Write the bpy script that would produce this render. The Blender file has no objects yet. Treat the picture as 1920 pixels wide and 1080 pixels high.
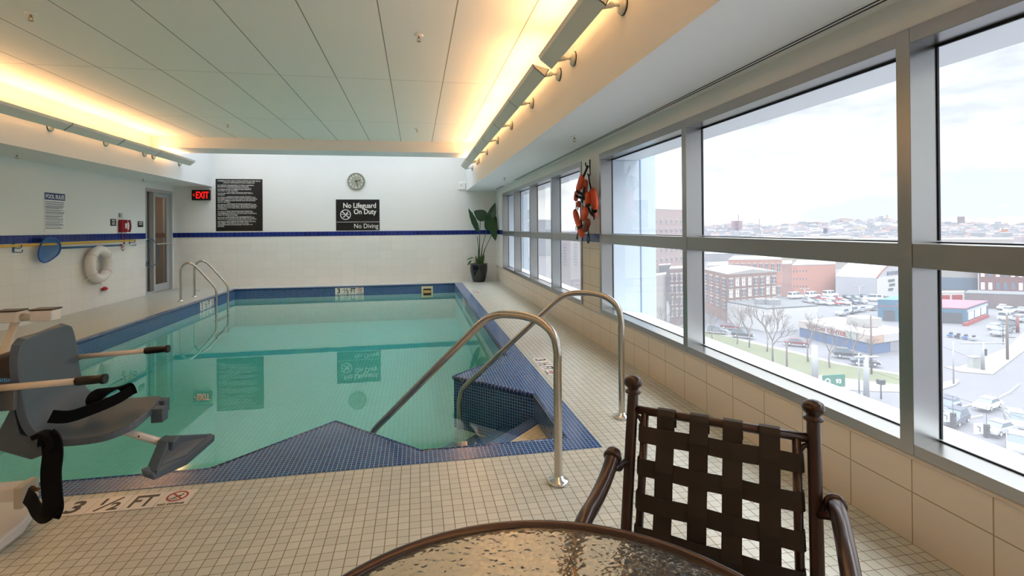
import bpy, bmesh, math, random
from mathutils import Vector, Matrix
from mathutils.geometry import tessellate_polygon
sc = bpy.context.scene
COL = sc.collection
PI = math.pi
# ------------------------------------------------------------------ camera
EYE = Vector((0.0, 0.0, 1.3682))
FPX, YAW, PITCH, ROLL, CX, CY = 929.25, .1772, .0034, -.0084, 946.11, 424.16
_f = Vector((math.sin(YAW), math.cos(YAW), 0)); _r = Vector((math.cos(YAW), -math.sin(YAW), 0)); _u = Vector((0, 0, 1))
FW = _f * math.cos(PITCH) + _u * math.sin(PITCH); _u2 = -_f * math.sin(PITCH) + _u * math.cos(PITCH)
RT = _r * math.cos(ROLL) + _u2 * math.sin(ROLL); UP = -_r * math.sin(ROLL) + _u2 * math.cos(ROLL)
cam = bpy.data.cameras.new('camera'); cam_o = bpy.data.objects.new('camera', cam); COL.objects.link(cam_o)
m = Matrix((RT, UP, -FW)).transposed().to_4x4(); m.translation = EYE; cam_o.matrix_world = m
cam.sensor_width = 36; cam.sensor_fit = 'HORIZONTAL'; cam.lens = FPX / 1920 * 36
cam.shift_x = (960 - CX) / 1920; cam.shift_y = (CY - 540) / 1920
cam.clip_start = .05; cam.clip_end = 9000
sc.camera = cam_o
def at(x, y, X=None, Y=None, Z=None):
    d = FW + RT * ((x - CX) / FPX) - UP * ((y - CY) / FPX)
    t = (X - EYE.x) / d.x if X is not None else (Y - EYE.y) / d.y if Y is not None else (Z - EYE.z) / d.z
    return EYE + d * t
# ------------------------------------------------------------------ world, exposure
sc.view_settings.view_transform = 'Standard'; sc.view_settings.look = 'None'
sc.view_settings.gamma = 1; sc.view_settings.use_curve_mapping = False
sc.view_settings.exposure = 0.0
SKY_LOW, SKY_HIGH = 1.5, 9.5
w = bpy.data.worlds.new('overcast_sky'); sc.world = w; w.use_nodes = True
nt = w.node_tree; nt.nodes.clear()
def N(t, k, **kw):
    n = t.nodes.new(k)
    for a, b in kw.items(): setattr(n, a, b)
    return n
tc = N(nt, 'ShaderNodeTexCoord'); sx = N(nt, 'ShaderNodeSeparateXYZ'); nt.links.new(tc.outputs['Generated'], sx.inputs[0])
mr = N(nt, 'ShaderNodeMapRange', interpolation_type='SMOOTHSTEP'); nt.links.new(sx.outputs['Z'], mr.inputs[0])
mr.inputs[1].default_value = .27; mr.inputs[2].default_value = .75; mr.inputs[3].default_value = SKY_LOW; mr.inputs[4].default_value = SKY_HIGH
mp = N(nt, 'ShaderNodeMapping'); mp.inputs['Scale'].default_value = (2.2, 2.2, 7); nt.links.new(tc.outputs['Generated'], mp.inputs[0])
nz = N(nt, 'ShaderNodeTexNoise'); nz.inputs['Scale'].default_value = 1.6; nz.inputs['Detail'].default_value = 5; nt.links.new(mp.outputs[0], nz.inputs[0])
cr = N(nt, 'ShaderNodeValToRGB'); nt.links.new(nz.outputs[0], cr.inputs[0])
cr.color_ramp.elements[0].position = .40; cr.color_ramp.elements[0].color = (.60, .635, .70, 1)
cr.color_ramp.elements[1].position = .56; cr.color_ramp.elements[1].color = (1, 1, 1, 1)
bg = N(nt, 'ShaderNodeBackground'); nt.links.new(cr.outputs[0], bg.inputs[0]); nt.links.new(mr.outputs[0], bg.inputs[1])
wo = N(nt, 'ShaderNodeOutputWorld'); nt.links.new(bg.outputs[0], wo.inputs[0])
# ------------------------------------------------------------------ room measures
XL, XR, YB, YF = -5.66, 2.084, 12.956, -4.2       # left wall, window wall, far wall, wall behind the camera
ZC, ZSL, ZSR, XSL, XSR = 3.123, 2.42, 2.345, -4.81, 1.304
YBEAM0, YBEAM1, ZBEAM = 10.18, 10.85, 2.915
WZ = -.19                                           # water level
LAMP_W, LAMP_COL = 6.6, (1.0, .50, .21)
# ------------------------------------------------------------------ materials
def lin(c):
    return tuple(((v / 255) / 12.92 if v / 255 <= .04045 else ((v / 255 + .055) / 1.055) ** 2.4) for v in c) + (1,)
MATS = {}
def mat(name, c, rough=.5, metal=0, emit=None, es=0, spec=.5, noise=0, nscale=20, bump=0, coat=0, alpha=None, c2=None, trans=0):
    if name in MATS: return MATS[name]
    M = bpy.data.materials.new(name); M.use_nodes = True; t = M.node_tree; b = t.nodes['Principled BSDF']
    b.inputs['Base Color'].default_value = lin(c); b.inputs['Roughness'].default_value = rough; b.inputs['Metallic'].default_value = metal
    b.inputs['Specular IOR Level'].default_value = spec; b.inputs['Coat Weight'].default_value = coat
    if trans: b.inputs['Transmission Weight'].default_value = trans
    if emit: b.inputs['Emission Color'].default_value = lin(emit); b.inputs['Emission Strength'].default_value = es
    if noise or bump:
        tcn = N(t, 'ShaderNodeTexCoord'); nzn = N(t, 'ShaderNodeTexNoise'); nzn.inputs['Scale'].default_value = nscale; nzn.inputs['Detail'].default_value = 4
        t.links.new(tcn.outputs['Object'], nzn.inputs[0])
        if noise:
            mx = N(t, 'ShaderNodeMix', data_type='RGBA'); mx.inputs[6].default_value = lin(c)
            mx.inputs[7].default_value = lin(c2) if c2 else lin(tuple(max(0, v * (1 - noise)) for v in c))
            t.links.new(nzn.outputs[0], mx.inputs[0]); t.links.new(mx.outputs[2], b.inputs['Base Color'])
        if bump:
            bp = N(t, 'ShaderNodeBump'); bp.inputs['Strength'].default_value = bump; bp.inputs['Distance'].default_value = .002
            t.links.new(nzn.outputs[0], bp.inputs['Height']); t.links.new(bp.outputs[0], b.inputs['Normal'])
    MATS[name] = M; return M
def grid_mat(name, c, grout, axes, rough=.3, var=.06, bump=.3, c2=None, stain=0, spec=.5):
    """tile faces separated by grout lines: axes = [(direction, period, offset, line width)], a line is drawn only on faces not facing that direction"""
    M = bpy.data.materials.new(name); M.use_nodes = True; t = M.node_tree; b = t.nodes['Principled BSDF']; L = t.links.new
    g = N(t, 'ShaderNodeNewGeometry')
    def ma(op, a, b_=None):
        n = N(t, 'ShaderNodeMath', operation=op)
        for i, v in enumerate((a, b_)):
            if v is None: continue
            if isinstance(v, (int, float)): n.inputs[i].default_value = v
            else: L(v, n.inputs[i])
        return n.outputs[0]
    line, cell = None, []
    for d, per, off, lw in axes:
        dt = N(t, 'ShaderNodeVectorMath', operation='DOT_PRODUCT'); L(g.outputs['Position'], dt.inputs[0]); dt.inputs[1].default_value = d
        dn = N(t, 'ShaderNodeVectorMath', operation='DOT_PRODUCT'); L(g.outputs['True Normal'], dn.inputs[0]); dn.inputs[1].default_value = d
        q = ma('DIVIDE', ma('SUBTRACT', dt.outputs['Value'], off), per)
        fr = ma('FRACT', q); e = ma('MINIMUM', fr, ma('SUBTRACT', 1, fr))
        on = ma('MULTIPLY', ma('LESS_THAN', e, lw / per / 2), ma('LESS_THAN', ma('ABSOLUTE', dn.outputs['Value']), .72))
        cell.append(ma('FLOOR', q)); line = on if line is None else ma('MAXIMUM', line, on)
    cb = N(t, 'ShaderNodeCombineXYZ')
    for i, q in enumerate(cell[:3]): L(q, cb.inputs[i])
    wn = N(t, 'ShaderNodeTexWhiteNoise', noise_dimensions='3D'); L(cb.outputs[0], wn.inputs[0])
    m1 = N(t, 'ShaderNodeMix', data_type='RGBA'); m1.inputs[6].default_value = lin(c); m1.inputs[7].default_value = lin(c2) if c2 else lin(tuple(v * (1 - var) for v in c))
    L(wn.outputs['Value'], m1.inputs[0]); col = m1.outputs[2]
    if stain:
        ns = N(t, 'ShaderNodeTexNoise'); ns.inputs['Scale'].default_value = 1.3; L(g.outputs['Position'], ns.inputs[0])
        ms = N(t, 'ShaderNodeMix', data_type='RGBA', blend_type='MULTIPLY'); L(ma('MULTIPLY', ns.outputs[0], stain), ms.inputs[0]); L(col, ms.inputs[6]); ms.inputs[7].default_value = (.55, .5, .42, 1); col = ms.outputs[2]
    m2 = N(t, 'ShaderNodeMix', data_type='RGBA'); L(line, m2.inputs[0]); L(col, m2.inputs[6]); m2.inputs[7].default_value = lin(grout)
    L(m2.outputs[2], b.inputs['Base Color'])
    b.inputs['Specular IOR Level'].default_value = spec
    L(ma('ADD', rough, ma('MULTIPLY', line, .5)), b.inputs['Roughness'])
    if bump:
        bp = N(t, 'ShaderNodeBump', invert=True); bp.inputs['Strength'].default_value = bump; bp.inputs['Distance'].default_value = .0015
        L(line, bp.inputs['Height']); L(bp.outputs[0], b.inputs['Normal'])
    return M
def sheet_mat(name, tint, ior, rough=0, ripple=0, haze_veil=0):
    """clear sheet: a tinted see-through layer with a mirror reflection weighted by the angle"""
    M = bpy.data.materials.new(name); M.use_nodes = True; t = M.node_tree; t.nodes.clear(); L = t.links.new
    tr = N(t, 'ShaderNodeBsdfTransparent'); tr.inputs[0].default_value = tint + (1,)
    gl = N(t, 'ShaderNodeBsdfGlossy'); gl.inputs['Roughness'].default_value = rough; gl.inputs[0].default_value = (1, 1, 1, 1)
    ge = N(t, 'ShaderNodeNewGeometry'); dp = N(t, 'ShaderNodeVectorMath', operation='DOT_PRODUCT'); L(ge.outputs['Incoming'], dp.inputs[0]); L(ge.outputs['Normal'], dp.inputs[1])
    if ripple:
        a = N(t, 'ShaderNodeTexNoise'); a.inputs['Scale'].default_value = 5; a.inputs['Detail'].default_value = 3
        L(ge.outputs['Position'], a.inputs[0]); bp = N(t, 'ShaderNodeBump'); bp.inputs['Strength'].default_value = ripple; bp.inputs['Distance'].default_value = .004
        L(a.outputs[0], bp.inputs['Height']); L(bp.outputs[0], gl.inputs['Normal']); L(bp.outputs[0], dp.inputs[1])
    def mth(op, *v):
        n = N(t, 'ShaderNodeMath', operation=op)
        for i, x in enumerate(v):
            if isinstance(x, (int, float)): n.inputs[i].default_value = x
            else: L(x, n.inputs[i])
        return n
    r0 = ((ior - 1) / (ior + 1)) ** 2
    fr = mth('ADD', mth('MULTIPLY', mth('POWER', mth('SUBTRACT', 1, mth('ABSOLUTE', dp.outputs['Value']).outputs[0]).outputs[0], 5).outputs[0], 1 - r0).outputs[0], r0)
    mx = N(t, 'ShaderNodeMixShader'); o = N(t, 'ShaderNodeOutputMaterial'); clear = tr
    if haze_veil:
        tl = N(t, 'ShaderNodeBsdfTranslucent'); tl.inputs[0].default_value = (.9, .93, 1, 1); md = N(t, 'ShaderNodeMixShader'); md.inputs[0].default_value = haze_veil
        L(tr.outputs[0], md.inputs[1]); L(tl.outputs[0], md.inputs[2]); clear = md
    L(fr.outputs[0], mx.inputs[0]); L(clear.outputs[0], mx.inputs[1]); L(gl.outputs[0], mx.inputs[2]); L(mx.outputs[0], o.inputs[0])
    return M
X3, Y3, Z3 = (1, 0, 0), (0, 1, 0), (0, 0, 1); S2 = 2 ** -.5
D3, T3 = (-S2, S2, 0), (S2, S2, 0)
T = .052
FLOORZ = -.86
M_deck = grid_mat('pale_deck_tile', (208, 212, 202), (128, 112, 86), [(X3, T, -.508, .0036), (Y3, T, 2.93, .0028)], rough=.28, var=.07, c2=(196, 201, 192), stain=.2)
M_blue = grid_mat('blue_mosaic', (14, 62, 122), (160, 178, 198), [(X3, T / 2, -.508, .0032), (Y3, T / 2, 2.93, .0026), (Z3, T / 2, 0, .003)], rough=.16, c2=(22, 84, 148), bump=.4)
M_blued = grid_mat('blue_mosaic_diagonal', (14, 62, 122), (160, 178, 198), [(D3, T / 2, 0, .003), (T3, T / 2, 0, .003), (Z3, T / 2, 0, .003)], rough=.16, c2=(22, 84, 148), bump=.4)
M_trim_x = grid_mat('blue_bullnose', (20, 50, 100), (150, 165, 180), [(X3, T / 2 * 1.5, 0, .004), (Y3, T / 2 * 1.5, 0, .004)], rough=.12, c2=(26, 66, 124), bump=.5)
M_trim_d = grid_mat('blue_bullnose_diagonal', (20, 50, 100), (150, 165, 180), [(D3, T / 2 * 1.5, 0, .004), (T3, T / 2 * 1.5, 0, .004)], rough=.12, c2=(26, 66, 124), bump=.5)
M_basin = grid_mat('pool_basin_tile', (232, 240, 236), (170, 205, 198), [(X3, .052, 0, .004), (Y3, .052, 0, .004), (Z3, .052, 0, .004)], rough=.5, var=.03, bump=0)
M_tread = grid_mat('step_tread_tile', (236, 226, 196), (190, 178, 140), [(D3, .052, 0, .003), (T3, .052, 0, .003)], rough=.5, var=.04, bump=0)
M_wall = mat('white_wall_paint', (236, 238, 235), .6, noise=.02, nscale=2)
M_tile_far = grid_mat('white_wall_tile', (236, 236, 230), (216, 218, 212), [(X3, .3048, 0, .004), (Y3, .3048, 2.093, .004), (Z3, .205, 0, .004)], rough=.3, var=.02, bump=.2)
M_tile_near = grid_mat('cream_wall_tile', (226, 216, 198), (168, 150, 108), [(Y3, .3048, 2.093 - .3048 * 8, .005), (Z3, .222, 0, .005)], rough=.35, var=.02, bump=.25)
M_band = grid_mat('navy_band_tile', (14, 34, 108), (70, 92, 150), [(X3, .1016, 0, .004), (Y3, .1016, 0, .004)], rough=.15, c2=(22, 48, 130), bump=.3)
M_ceil = grid_mat('ceiling_panel', (248, 248, 242), (150, 154, 140), [(X3, .612, -.28, .010), (Y3, 2.38, 5.97, .006)], rough=.8, var=.01, bump=.5)
M_soffit = mat('soffit_paint', (232, 234, 234), .65)
M_frame = mat('silver_window_aluminium', (166, 166, 164), .28, metal=.92, noise=.04, nscale=4)
M_gasket = mat('black_gasket', (24, 26, 30), .5)
M_sillx = mat('exterior_white_panel', (232, 236, 240), .45)
M_glass = sheet_mat('window_glass', (.97, .985, .985), 1.25, haze_veil=.065)  # milky veil of dirty glass, added to wash out the view like haze
M_skyglass = sheet_mat('skylight_glass', (.62, .64, .66), 1.4)
M_doorglass = sheet_mat('door_glass', (.62, .6, .57), 1.45)
M_water = sheet_mat('pool_water', (1, 1, 1), 1.33, ripple=.035)
_t = M_water.node_tree; va = N(_t, 'ShaderNodeVolumeAbsorption'); va.inputs['Color'].default_value = (.12, .79, .75, 1); va.inputs['Density'].default_value = .68
_t.links.new(va.outputs[0], [n for n in _t.nodes if n.type == 'OUTPUT_MATERIAL'][0].inputs['Volume'])
M_steel = mat('brushed_stainless_steel', (206, 200, 190), .24, metal=1, noise=.12, nscale=60)
M_chrome = mat('chrome', (225, 225, 225), .08, metal=1)
M_white = mat('white_plastic', (238, 238, 234), .4)
M_black = mat('black_plastic', (12, 12, 13), .38)
M_alu = mat('door_aluminium', (186, 190, 192), .35, metal=.2)
M_sign_black = mat('black_sign_panel', (14, 13, 12), .45)
M_sign_white = mat('white_sign_lettering', (240, 238, 232), .5)
M_ink = mat('black_ink', (18, 16, 14), .4)
M_red_ink = mat('red_ink', (170, 32, 30), .4)
M_marker = mat('marker_tile_white', (236, 232, 226), .25)
# ------------------------------------------------------------------ building helpers
def tag(o, label, cat, group=None):
    o['label'] = label; o['category'] = cat
    if group: o['group'] = group
    return o
def empty(name, loc, label=None, cat=None, group=None, rz=0):
    o = bpy.data.objects.new(name, None); COL.objects.link(o); o.location = loc; o.rotation_euler = (0, 0, rz); o.empty_display_size = .1
    if label: tag(o, label, cat, group)
    return o
def wloc(o):
    v = Vector(o.location)
    while o.parent: o = o.parent; v = v + Vector(o.location)
    return v
class MB:
    def __init__(s): s.bm = bmesh.new()
    def _add(s, vs, fs, smooth=False, mtx=None):
        v = [s.bm.verts.new(mtx @ Vector(p) if mtx else Vector(p)) for p in vs]; out = []
        for f in fs:
            try: q = s.bm.faces.new([v[i] for i in f]); q.smooth = smooth; out.append(q)
            except ValueError: pass
        return out
    def box(s, a, b, mtx=None):
        (x0, y0, z0), (x1, y1, z1) = [min(p, q) for p, q in zip(a, b)], [max(p, q) for p, q in zip(a, b)]
        s._add([(x0, y0, z0), (x1, y0, z0), (x1, y1, z0), (x0, y1, z0), (x0, y0, z1), (x1, y0, z1), (x1, y1, z1), (x0, y1, z1)],
               [(3, 2, 1, 0), (4, 5, 6, 7), (0, 1, 5, 4), (1, 2, 6, 5), (2, 3, 7, 6), (3, 0, 4, 7)], False, mtx); return s
    def prism(s, poly, z0, z1, mtx=None):
        n = len(poly); ar = sum(poly[i][0] * poly[(i + 1) % n][1] - poly[(i + 1) % n][0] * poly[i][1] for i in range(n))
        if ar < 0: poly = poly[::-1]
        vs = [(x, y, z0) for x, y in poly] + [(x, y, z1) for x, y in poly]
        tri = tessellate_polygon([[Vector((x, y, 0)) for x, y in poly]])
        fs = []
        for a, b, c in tri:
            pa, pb, pc = poly[a], poly[b], poly[c]
            if (pb[0] - pa[0]) * (pc[1] - pa[1]) - (pb[1] - pa[1]) * (pc[0] - pa[0]) < 0: a, b, c = c, b, a
            fs += [(c, b, a), (a + n, b + n, c + n)]
        fs += [(i, (i + 1) % n, (i + 1) % n + n, i + n) for i in range(n)]
        s._add(vs, fs, False, mtx); return s
    def quad(s, *p): s._add(p, [tuple(range(len(p)))]); return s
    def tube(s, pts, r, n=12, closed=False, cap=True):
        pts = [Vector(p) for p in pts]; R = r if isinstance(r, (list, tuple)) else [r] * len(pts); k = len(pts); rings = []; ref = None
        for i, p in enumerate(pts):
            a = pts[(i - 1) % k] if (closed or i > 0) else p; b = pts[(i + 1) % k] if (closed or i < k - 1) else p
            t = (b - a)
            t = t.normalized() if t.length > 1e-9 else Vector((0, 0, 1))
            if ref is None: ref = t.orthogonal().normalized()
            ref = (ref - t * ref.dot(t))
            ref = ref.normalized() if ref.length > 1e-6 else t.orthogonal().normalized()
            bi = t.cross(ref)
            rings.append([s.bm.verts.new(p + (ref * math.cos(2 * PI * j / n) + bi * math.sin(2 * PI * j / n)) * R[i]) for j in range(n)])
        for i in range(k if closed else k - 1):
            A, B = rings[i], rings[(i + 1) % k]
            for j in range(n):
                q = s.bm.faces.new([A[j], A[(j + 1) % n], B[(j + 1) % n], B[j]]); q.smooth = True
        if cap and not closed:
            s.bm.faces.new(rings[0][::-1]); s.bm.faces.new(rings[-1])
        return s
    def lathe(s, prof, o=(0, 0, 0), n=24, axis=(0, 0, 1), smooth=True):
        ax = Vector(axis).normalized(); a = ax.orthogonal().normalized(); b = ax.cross(a); o = Vector(o); rings = []
        for r, z in prof:
            rings.append([s.bm.verts.new(o + ax * z + (a * math.cos(2 * PI * j / n) + b * math.sin(2 * PI * j / n)) * max(r, 1e-4)) for j in range(n)])
        for A, B in zip(rings, rings[1:]):
            for j in range(n):
                q = s.bm.faces.new([A[j], A[(j + 1) % n], B[(j + 1) % n], B[j]]); q.smooth = smooth
        s.bm.faces.new(rings[0][::-1]); s.bm.faces.new(rings[-1]); return s
    def ball(s, c, r, sq=(1, 1, 1), n=14):
        k = 8
        rings = [(math.sin(PI * i / k), -math.cos(PI * i / k)) for i in range(k + 1)]; c = Vector(c); V = []
        for rr, z in rings: V.append([s.bm.verts.new(c + Vector((r * sq[0] * max(rr, .01) * math.cos(2 * PI * j / n), r * sq[1] * max(rr, .01) * math.sin(2 * PI * j / n), r * sq[2] * z))) for j in range(n)])
        for A, B in zip(V, V[1:]):
            for j in range(n): q = s.bm.faces.new([A[j], A[(j + 1) % n], B[(j + 1) % n], B[j]]); q.smooth = True
        s.bm.faces.new(V[0][::-1]); s.bm.faces.new(V[-1]); return s
    def ribbon(s, pts, wid, th, side):
        """flat strap along pts, wid across 'side' (vector or list), th thick"""
        pts = [Vector(p) for p in pts]; rings = []
        for i, p in enumerate(pts):
            t = (pts[min(i + 1, len(pts) - 1)] - pts[max(i - 1, 0)]).normalized(); sd = Vector(side); sd = (sd - t * sd.dot(t)).normalized(); nn = t.cross(sd)
            rings.append([s.bm.verts.new(p + sd * a * wid / 2 + nn * b * th / 2) for a, b in ((-1, -1), (1, -1), (1, 1), (-1, 1))])
        for A, B in zip(rings, rings[1:]):
            for j in range(4): s.bm.faces.new([A[j], A[(j + 1) % 4], B[(j + 1) % 4], B[j]])
        s.bm.faces.new(rings[0][::-1]); s.bm.faces.new(rings[-1]); return s
    def surf(s, P, nu, nv, th, smooth=True):
        """solid shell from P(u,v) with thickness th along the back normal"""
        G = [[Vector(P(i / nu, j / nv)) for j in range(nv + 1)] for i in range(nu + 1)]
        def nrm(i, j):
            a = G[min(i + 1, nu)][j] - G[max(i - 1, 0)][j]; b = G[i][min(j + 1, nv)] - G[i][max(j - 1, 0)]
            c = a.cross(b); return c.normalized() if c.length > 1e-12 else Vector((0, 0, 1))
        F = [[s.bm.verts.new(G[i][j]) for j in range(nv + 1)] for i in range(nu + 1)]
        B = [[s.bm.verts.new(G[i][j] - nrm(i, j) * th) for j in range(nv + 1)] for i in range(nu + 1)]
        def fc(v, sm=smooth):
            try: q = s.bm.faces.new(v); q.smooth = sm
            except ValueError: pass
        for i in range(nu):
            for j in range(nv):
                fc([F[i][j], F[i + 1][j], F[i + 1][j + 1], F[i][j + 1]]); fc([B[i][j + 1], B[i + 1][j + 1], B[i + 1][j], B[i][j]])
            fc([F[i + 1][0], F[i][0], B[i][0], B[i + 1][0]], False); fc([F[i][nv], F[i + 1][nv], B[i + 1][nv], B[i][nv]], False)
        for j in range(nv):
            fc([F[0][j], F[0][j + 1], B[0][j + 1], B[0][j]], False); fc([F[nu][j + 1], F[nu][j], B[nu][j], B[nu][j + 1]], False)
        return s
    def text(s, body, size, o, right, up, align='LEFT', depth=.001, space=1.0, bold=0, wx=1.0):
        cu = bpy.data.curves.new('t', 'FONT'); cu.body = body; cu.size = size; cu.align_x = align; cu.extrude = depth / 2; cu.space_line = space; cu.offset = bold; cu.resolution_u = 3
        ob = bpy.data.objects.new('t', cu); COL.objects.link(ob); dg = bpy.context.evaluated_depsgraph_get()
        me = bpy.data.meshes.new_from_object(ob.evaluated_get(dg)); r = Vector(right).normalized(); u = Vector(up).normalized()
        M4 = Matrix((r * wx, u, r.cross(u))).transposed().to_4x4(); M4.translation = Vector(o); me.transform(M4); s.bm.from_mesh(me)
        bpy.data.objects.remove(ob); bpy.data.curves.remove(cu); bpy.data.meshes.remove(me); return s
    def build(s, name, material, parent=None, bevel=0, seg=2, kind=None, local=False, weld=True, up=None, solid=None):
        bm = s.bm
        if up: bmesh.ops.transform(bm, matrix=up, verts=bm.verts)
        if parent is not None: off = Vector((0, 0, 0)) if local else wloc(parent)
        else:
            vs = [v.co for v in bm.verts]
            off = Vector(((min(v.x for v in vs) + max(v.x for v in vs)) / 2, (min(v.y for v in vs) + max(v.y for v in vs)) / 2, min(v.z for v in vs)))
            if local: off = Vector((0, 0, 0))
        bmesh.ops.translate(bm, vec=-off, verts=bm.verts)
        bmesh.ops.recalc_face_normals(bm, faces=bm.faces)
        me = bpy.data.meshes.new(name); bm.to_mesh(me); bm.free()
        o = bpy.data.objects.new(name, me); COL.objects.link(o); me.materials.append(material)
        if parent is not None: o.parent = parent
        else: o.location = off
        if bevel:
            md = o.modifiers.new('bevel', 'BEVEL'); md.width = bevel; md.segments = seg; md.limit_method = 'ANGLE'; md.angle_limit = math.radians(40); md.harden_normals = False
        if kind: o['kind'] = kind
        return o
def ring_disc(mb, c, r0, r1, right, up, th=.001, n=32):
    c, r, u = Vector(c), Vector(right).normalized(), Vector(up).normalized(); nn = r.cross(u); V = []
    for j in range(n):
        d = r * math.cos(2 * PI * j / n) + u * math.sin(2 * PI * j / n)
        V.append([mb.bm.verts.new(c + d * a + nn * b) for a, b in ((r0, 0), (r1, 0), (r1, th), (r0, th))])
    for j in range(n):
        A, B = V[j], V[(j + 1) % n]
        for k in range(4): mb.bm.faces.new([A[k], A[(k + 1) % 4], B[(k + 1) % 4], B[k]])
    return mb
def bar(mb, a, b, wid, nrm, th=.001):
    a, b, nn = Vector(a), Vector(b), Vector(nrm).normalized(); t = (b - a).normalized(); s_ = nn.cross(t) * wid / 2
    v = [a - s_, b - s_, b + s_, a + s_]; v += [q + nn * th for q in v]
    mb._add(v, [(3, 2, 1, 0), (4, 5, 6, 7), (0, 1, 5, 4), (1, 2, 6, 5), (2, 3, 7, 6), (3, 0, 4, 7)]); return mb
def smooth_path(pts, n=8):
    """Catmull-Rom through pts"""
    P = [Vector(p) for p in pts]; out = []
    for i in range(len(P) - 1):
        a, b, c, d = P[max(i - 1, 0)], P[i], P[i + 1], P[min(i + 2, len(P) - 1)]
        for k in range(n):
            t = k / n; out.append(.5 * ((2 * b) + (c - a) * t + (2 * a - 5 * b + 4 * c - d) * t * t + (3 * b - a - 3 * c + d) * t ** 3))
    return out + [P[-1]]
def copy_tree(o, parent=None):
    c = o.copy(); COL.objects.link(c); c.parent = parent
    for ch in o.children: copy_tree(ch, c)
    return c
# ================================================================== ROOM SHELL
PO = [(-4.21, 2.93), (1.13, 2.93), (1.13, 12.48), (-4.21, 12.48)]           # outer edge of the blue coping
PI_ = [(-4.13, 3.10), (-1.17, 3.10), (-.575, 3.695), (.02, 3.10), (.95, 3.10), (.95, 3.985), (.335, 4.60), (.95, 5.215), (.95, 12.38), (-4.13, 12.38)]
fl = MB()
for a, b in (((XL - .1, YF), (XR + .1, 2.93)), ((XL - .1, 2.93), (-4.21, YB + .1)), ((1.13, 2.93), (XR + .1, YB + .1)), ((-4.21, 12.48), (1.13, YB + .1))):
    fl.box((a[0], a[1], -.3), (b[0], b[1], 0))
fl.build('floor', M_deck, kind='structure')
# far wall, left wall (with the door opening), wall behind the camera
mb = MB(); mb.box((XL - .2, YB, 1.315), (XR + .2, YB + .2, 4.2)); mb.build('wall_back', M_wall, kind='structure')
mb = MB(); mb.box((XL - .2, YB, 0), (XR + .2, YB + .2, 1.205)); mb.build('wall_back_tiles', M_tile_far, kind='structure')
DY0, DY1, DZ = 11.72, 12.90, 2.29
mb = MB(); mb.box((XL - .2, YF, 1.315), (XL, DY0, ZC + .2)); mb.box((XL - .2, DY0, DZ), (XL, YB, ZC + .2)); mb.box((XL - .2, DY1, 1.315), (XL, YB, DZ)); mb.build('wall_left', M_wall, kind='structure')
mb = MB(); mb.box((XL - .2, YF, 0), (XL, DY0, 1.205)); mb.box((XL - .2, DY1, 0), (XL, YB, 1.205)); mb.build('wall_left_tiles', M_tile_far, kind='structure')
mb = MB(); mb.box((XL - .2, YF - .2, -.1), (XR + .2, YF, 3.3)); mb.build('wall_front', M_wall, kind='structure')
mb = MB(); mb.box((XL - .006, YB - .006, 1.205), (XR, YB + .1, 1.315)); mb.build('trim_1', M_band, kind='structure')
mb = MB(); mb.box((XL - .1, YF, 1.2), (XL + .006, DY0, 1.32)); mb.box((XL - .1, DY1, 1.205), (XL + .006, YB, 1.315)); mb.build('trim_2', M_band, kind='structure')
# ceiling with its cross beam, the soffits and the skylight well at the far end
mb = MB(); mb.box((XSL, YF, ZC), (XSR, YBEAM0, ZC + .15)); mb.build('ceiling', M_ceil, kind='structure')
mb = MB(); mb.box((XSL, YBEAM0, ZBEAM), (XSR, YBEAM1, 3.9)); mb.build('ceiling_beam', M_soffit, kind='structure')
mb = MB(); mb.box((XL - .2, YF, ZSL), (XSL, YB, ZSL + 1.5)); mb.build('ceiling_soffit_left', M_soffit, kind='structure')
mb = MB(); mb.box((XSR, YF, ZSR), (XR + .2, YB, ZSR + 1.55)); mb.build('ceiling_soffit_right', M_soffit, kind='structure')
sk = MB()
for i in range(5):
    x = XSL + .03 + i * (XSR - XSL - .06) / 4; sk.box((x - .03, YBEAM1, 3.85), (x + .03, YB, 3.93))
sk.box((XSL, YBEAM1, 3.85), (XSR, YBEAM1 + .06, 3.93)); sk.box((XSL, YB - .06, 3.85), (XSR, YB, 3.93))
skl = sk.build('window_3', M_frame, kind='structure')
mb = MB(); mb.box((XSL, YBEAM1, 3.895), (XSR, YB, 3.9)); mb.build('window_pane', M_skyglass, skl)
# ---- window wall
WIN = [(-3.7, 5.40, [1.797 + 1.777 * k for k in (-3, -2, -1, 0, 1)]), (6.03, 11.86, [7.446, 8.92, 10.394])]
ZB0, ZB1, ZT0, ZT1, ZR0, ZR1 = .385, .435, 2.138, 2.205, 1.184, 1.287
XG = 2.214
mb = MB()
mb.box((XR, YF, 0), (XR + .14, YB, ZB0)); tw = mb.build('wall_right_tiles', M_tile_near, kind='structure')
mb = MB(); mb.box((XR, 5.40, ZB0), (XR + .14, 6.03, 1.192)); mb.build('wall_right_pier_tiles', M_tile_near, kind='structure')
mb = MB(); mb.box((XR, 11.86, ZB0), (XR + .14, YB, 1.205)); mb.build('wall_right_end_tiles', M_tile_far, kind='structure')
mb = MB(); mb.box((XR - .003, 5.42, 1.192), (XR + .14, 6.03, 1.29)); mb.box((XR - .006, 11.87, 1.205), (XR + .14, YB, 1.315)); mb.build('trim_3', M_band, kind='structure')
mb = MB()
mb.box((XR, YF, ZT1), (XR + .14, YB, ZSR)); mb.box((XR, 5.40, 1.29), (XR + .14, 6.03, ZT1)); mb.box((XR, 11.86, 1.315), (XR + .14, YB, ZT1)); mb.box((XR, YF, ZB0), (XR + .14, -3.7, ZT1))
mb.build('wall_right', M_wall, kind='structure')
mb = MB(); mb.tube([(XR + .004, YF, ZB0 - .012), (XR + .004, YB, ZB0 - .012)], .014, 10); mb.build('trim_4', mat('cream_bullnose', (214, 204, 190), .2), kind='structure')
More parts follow.
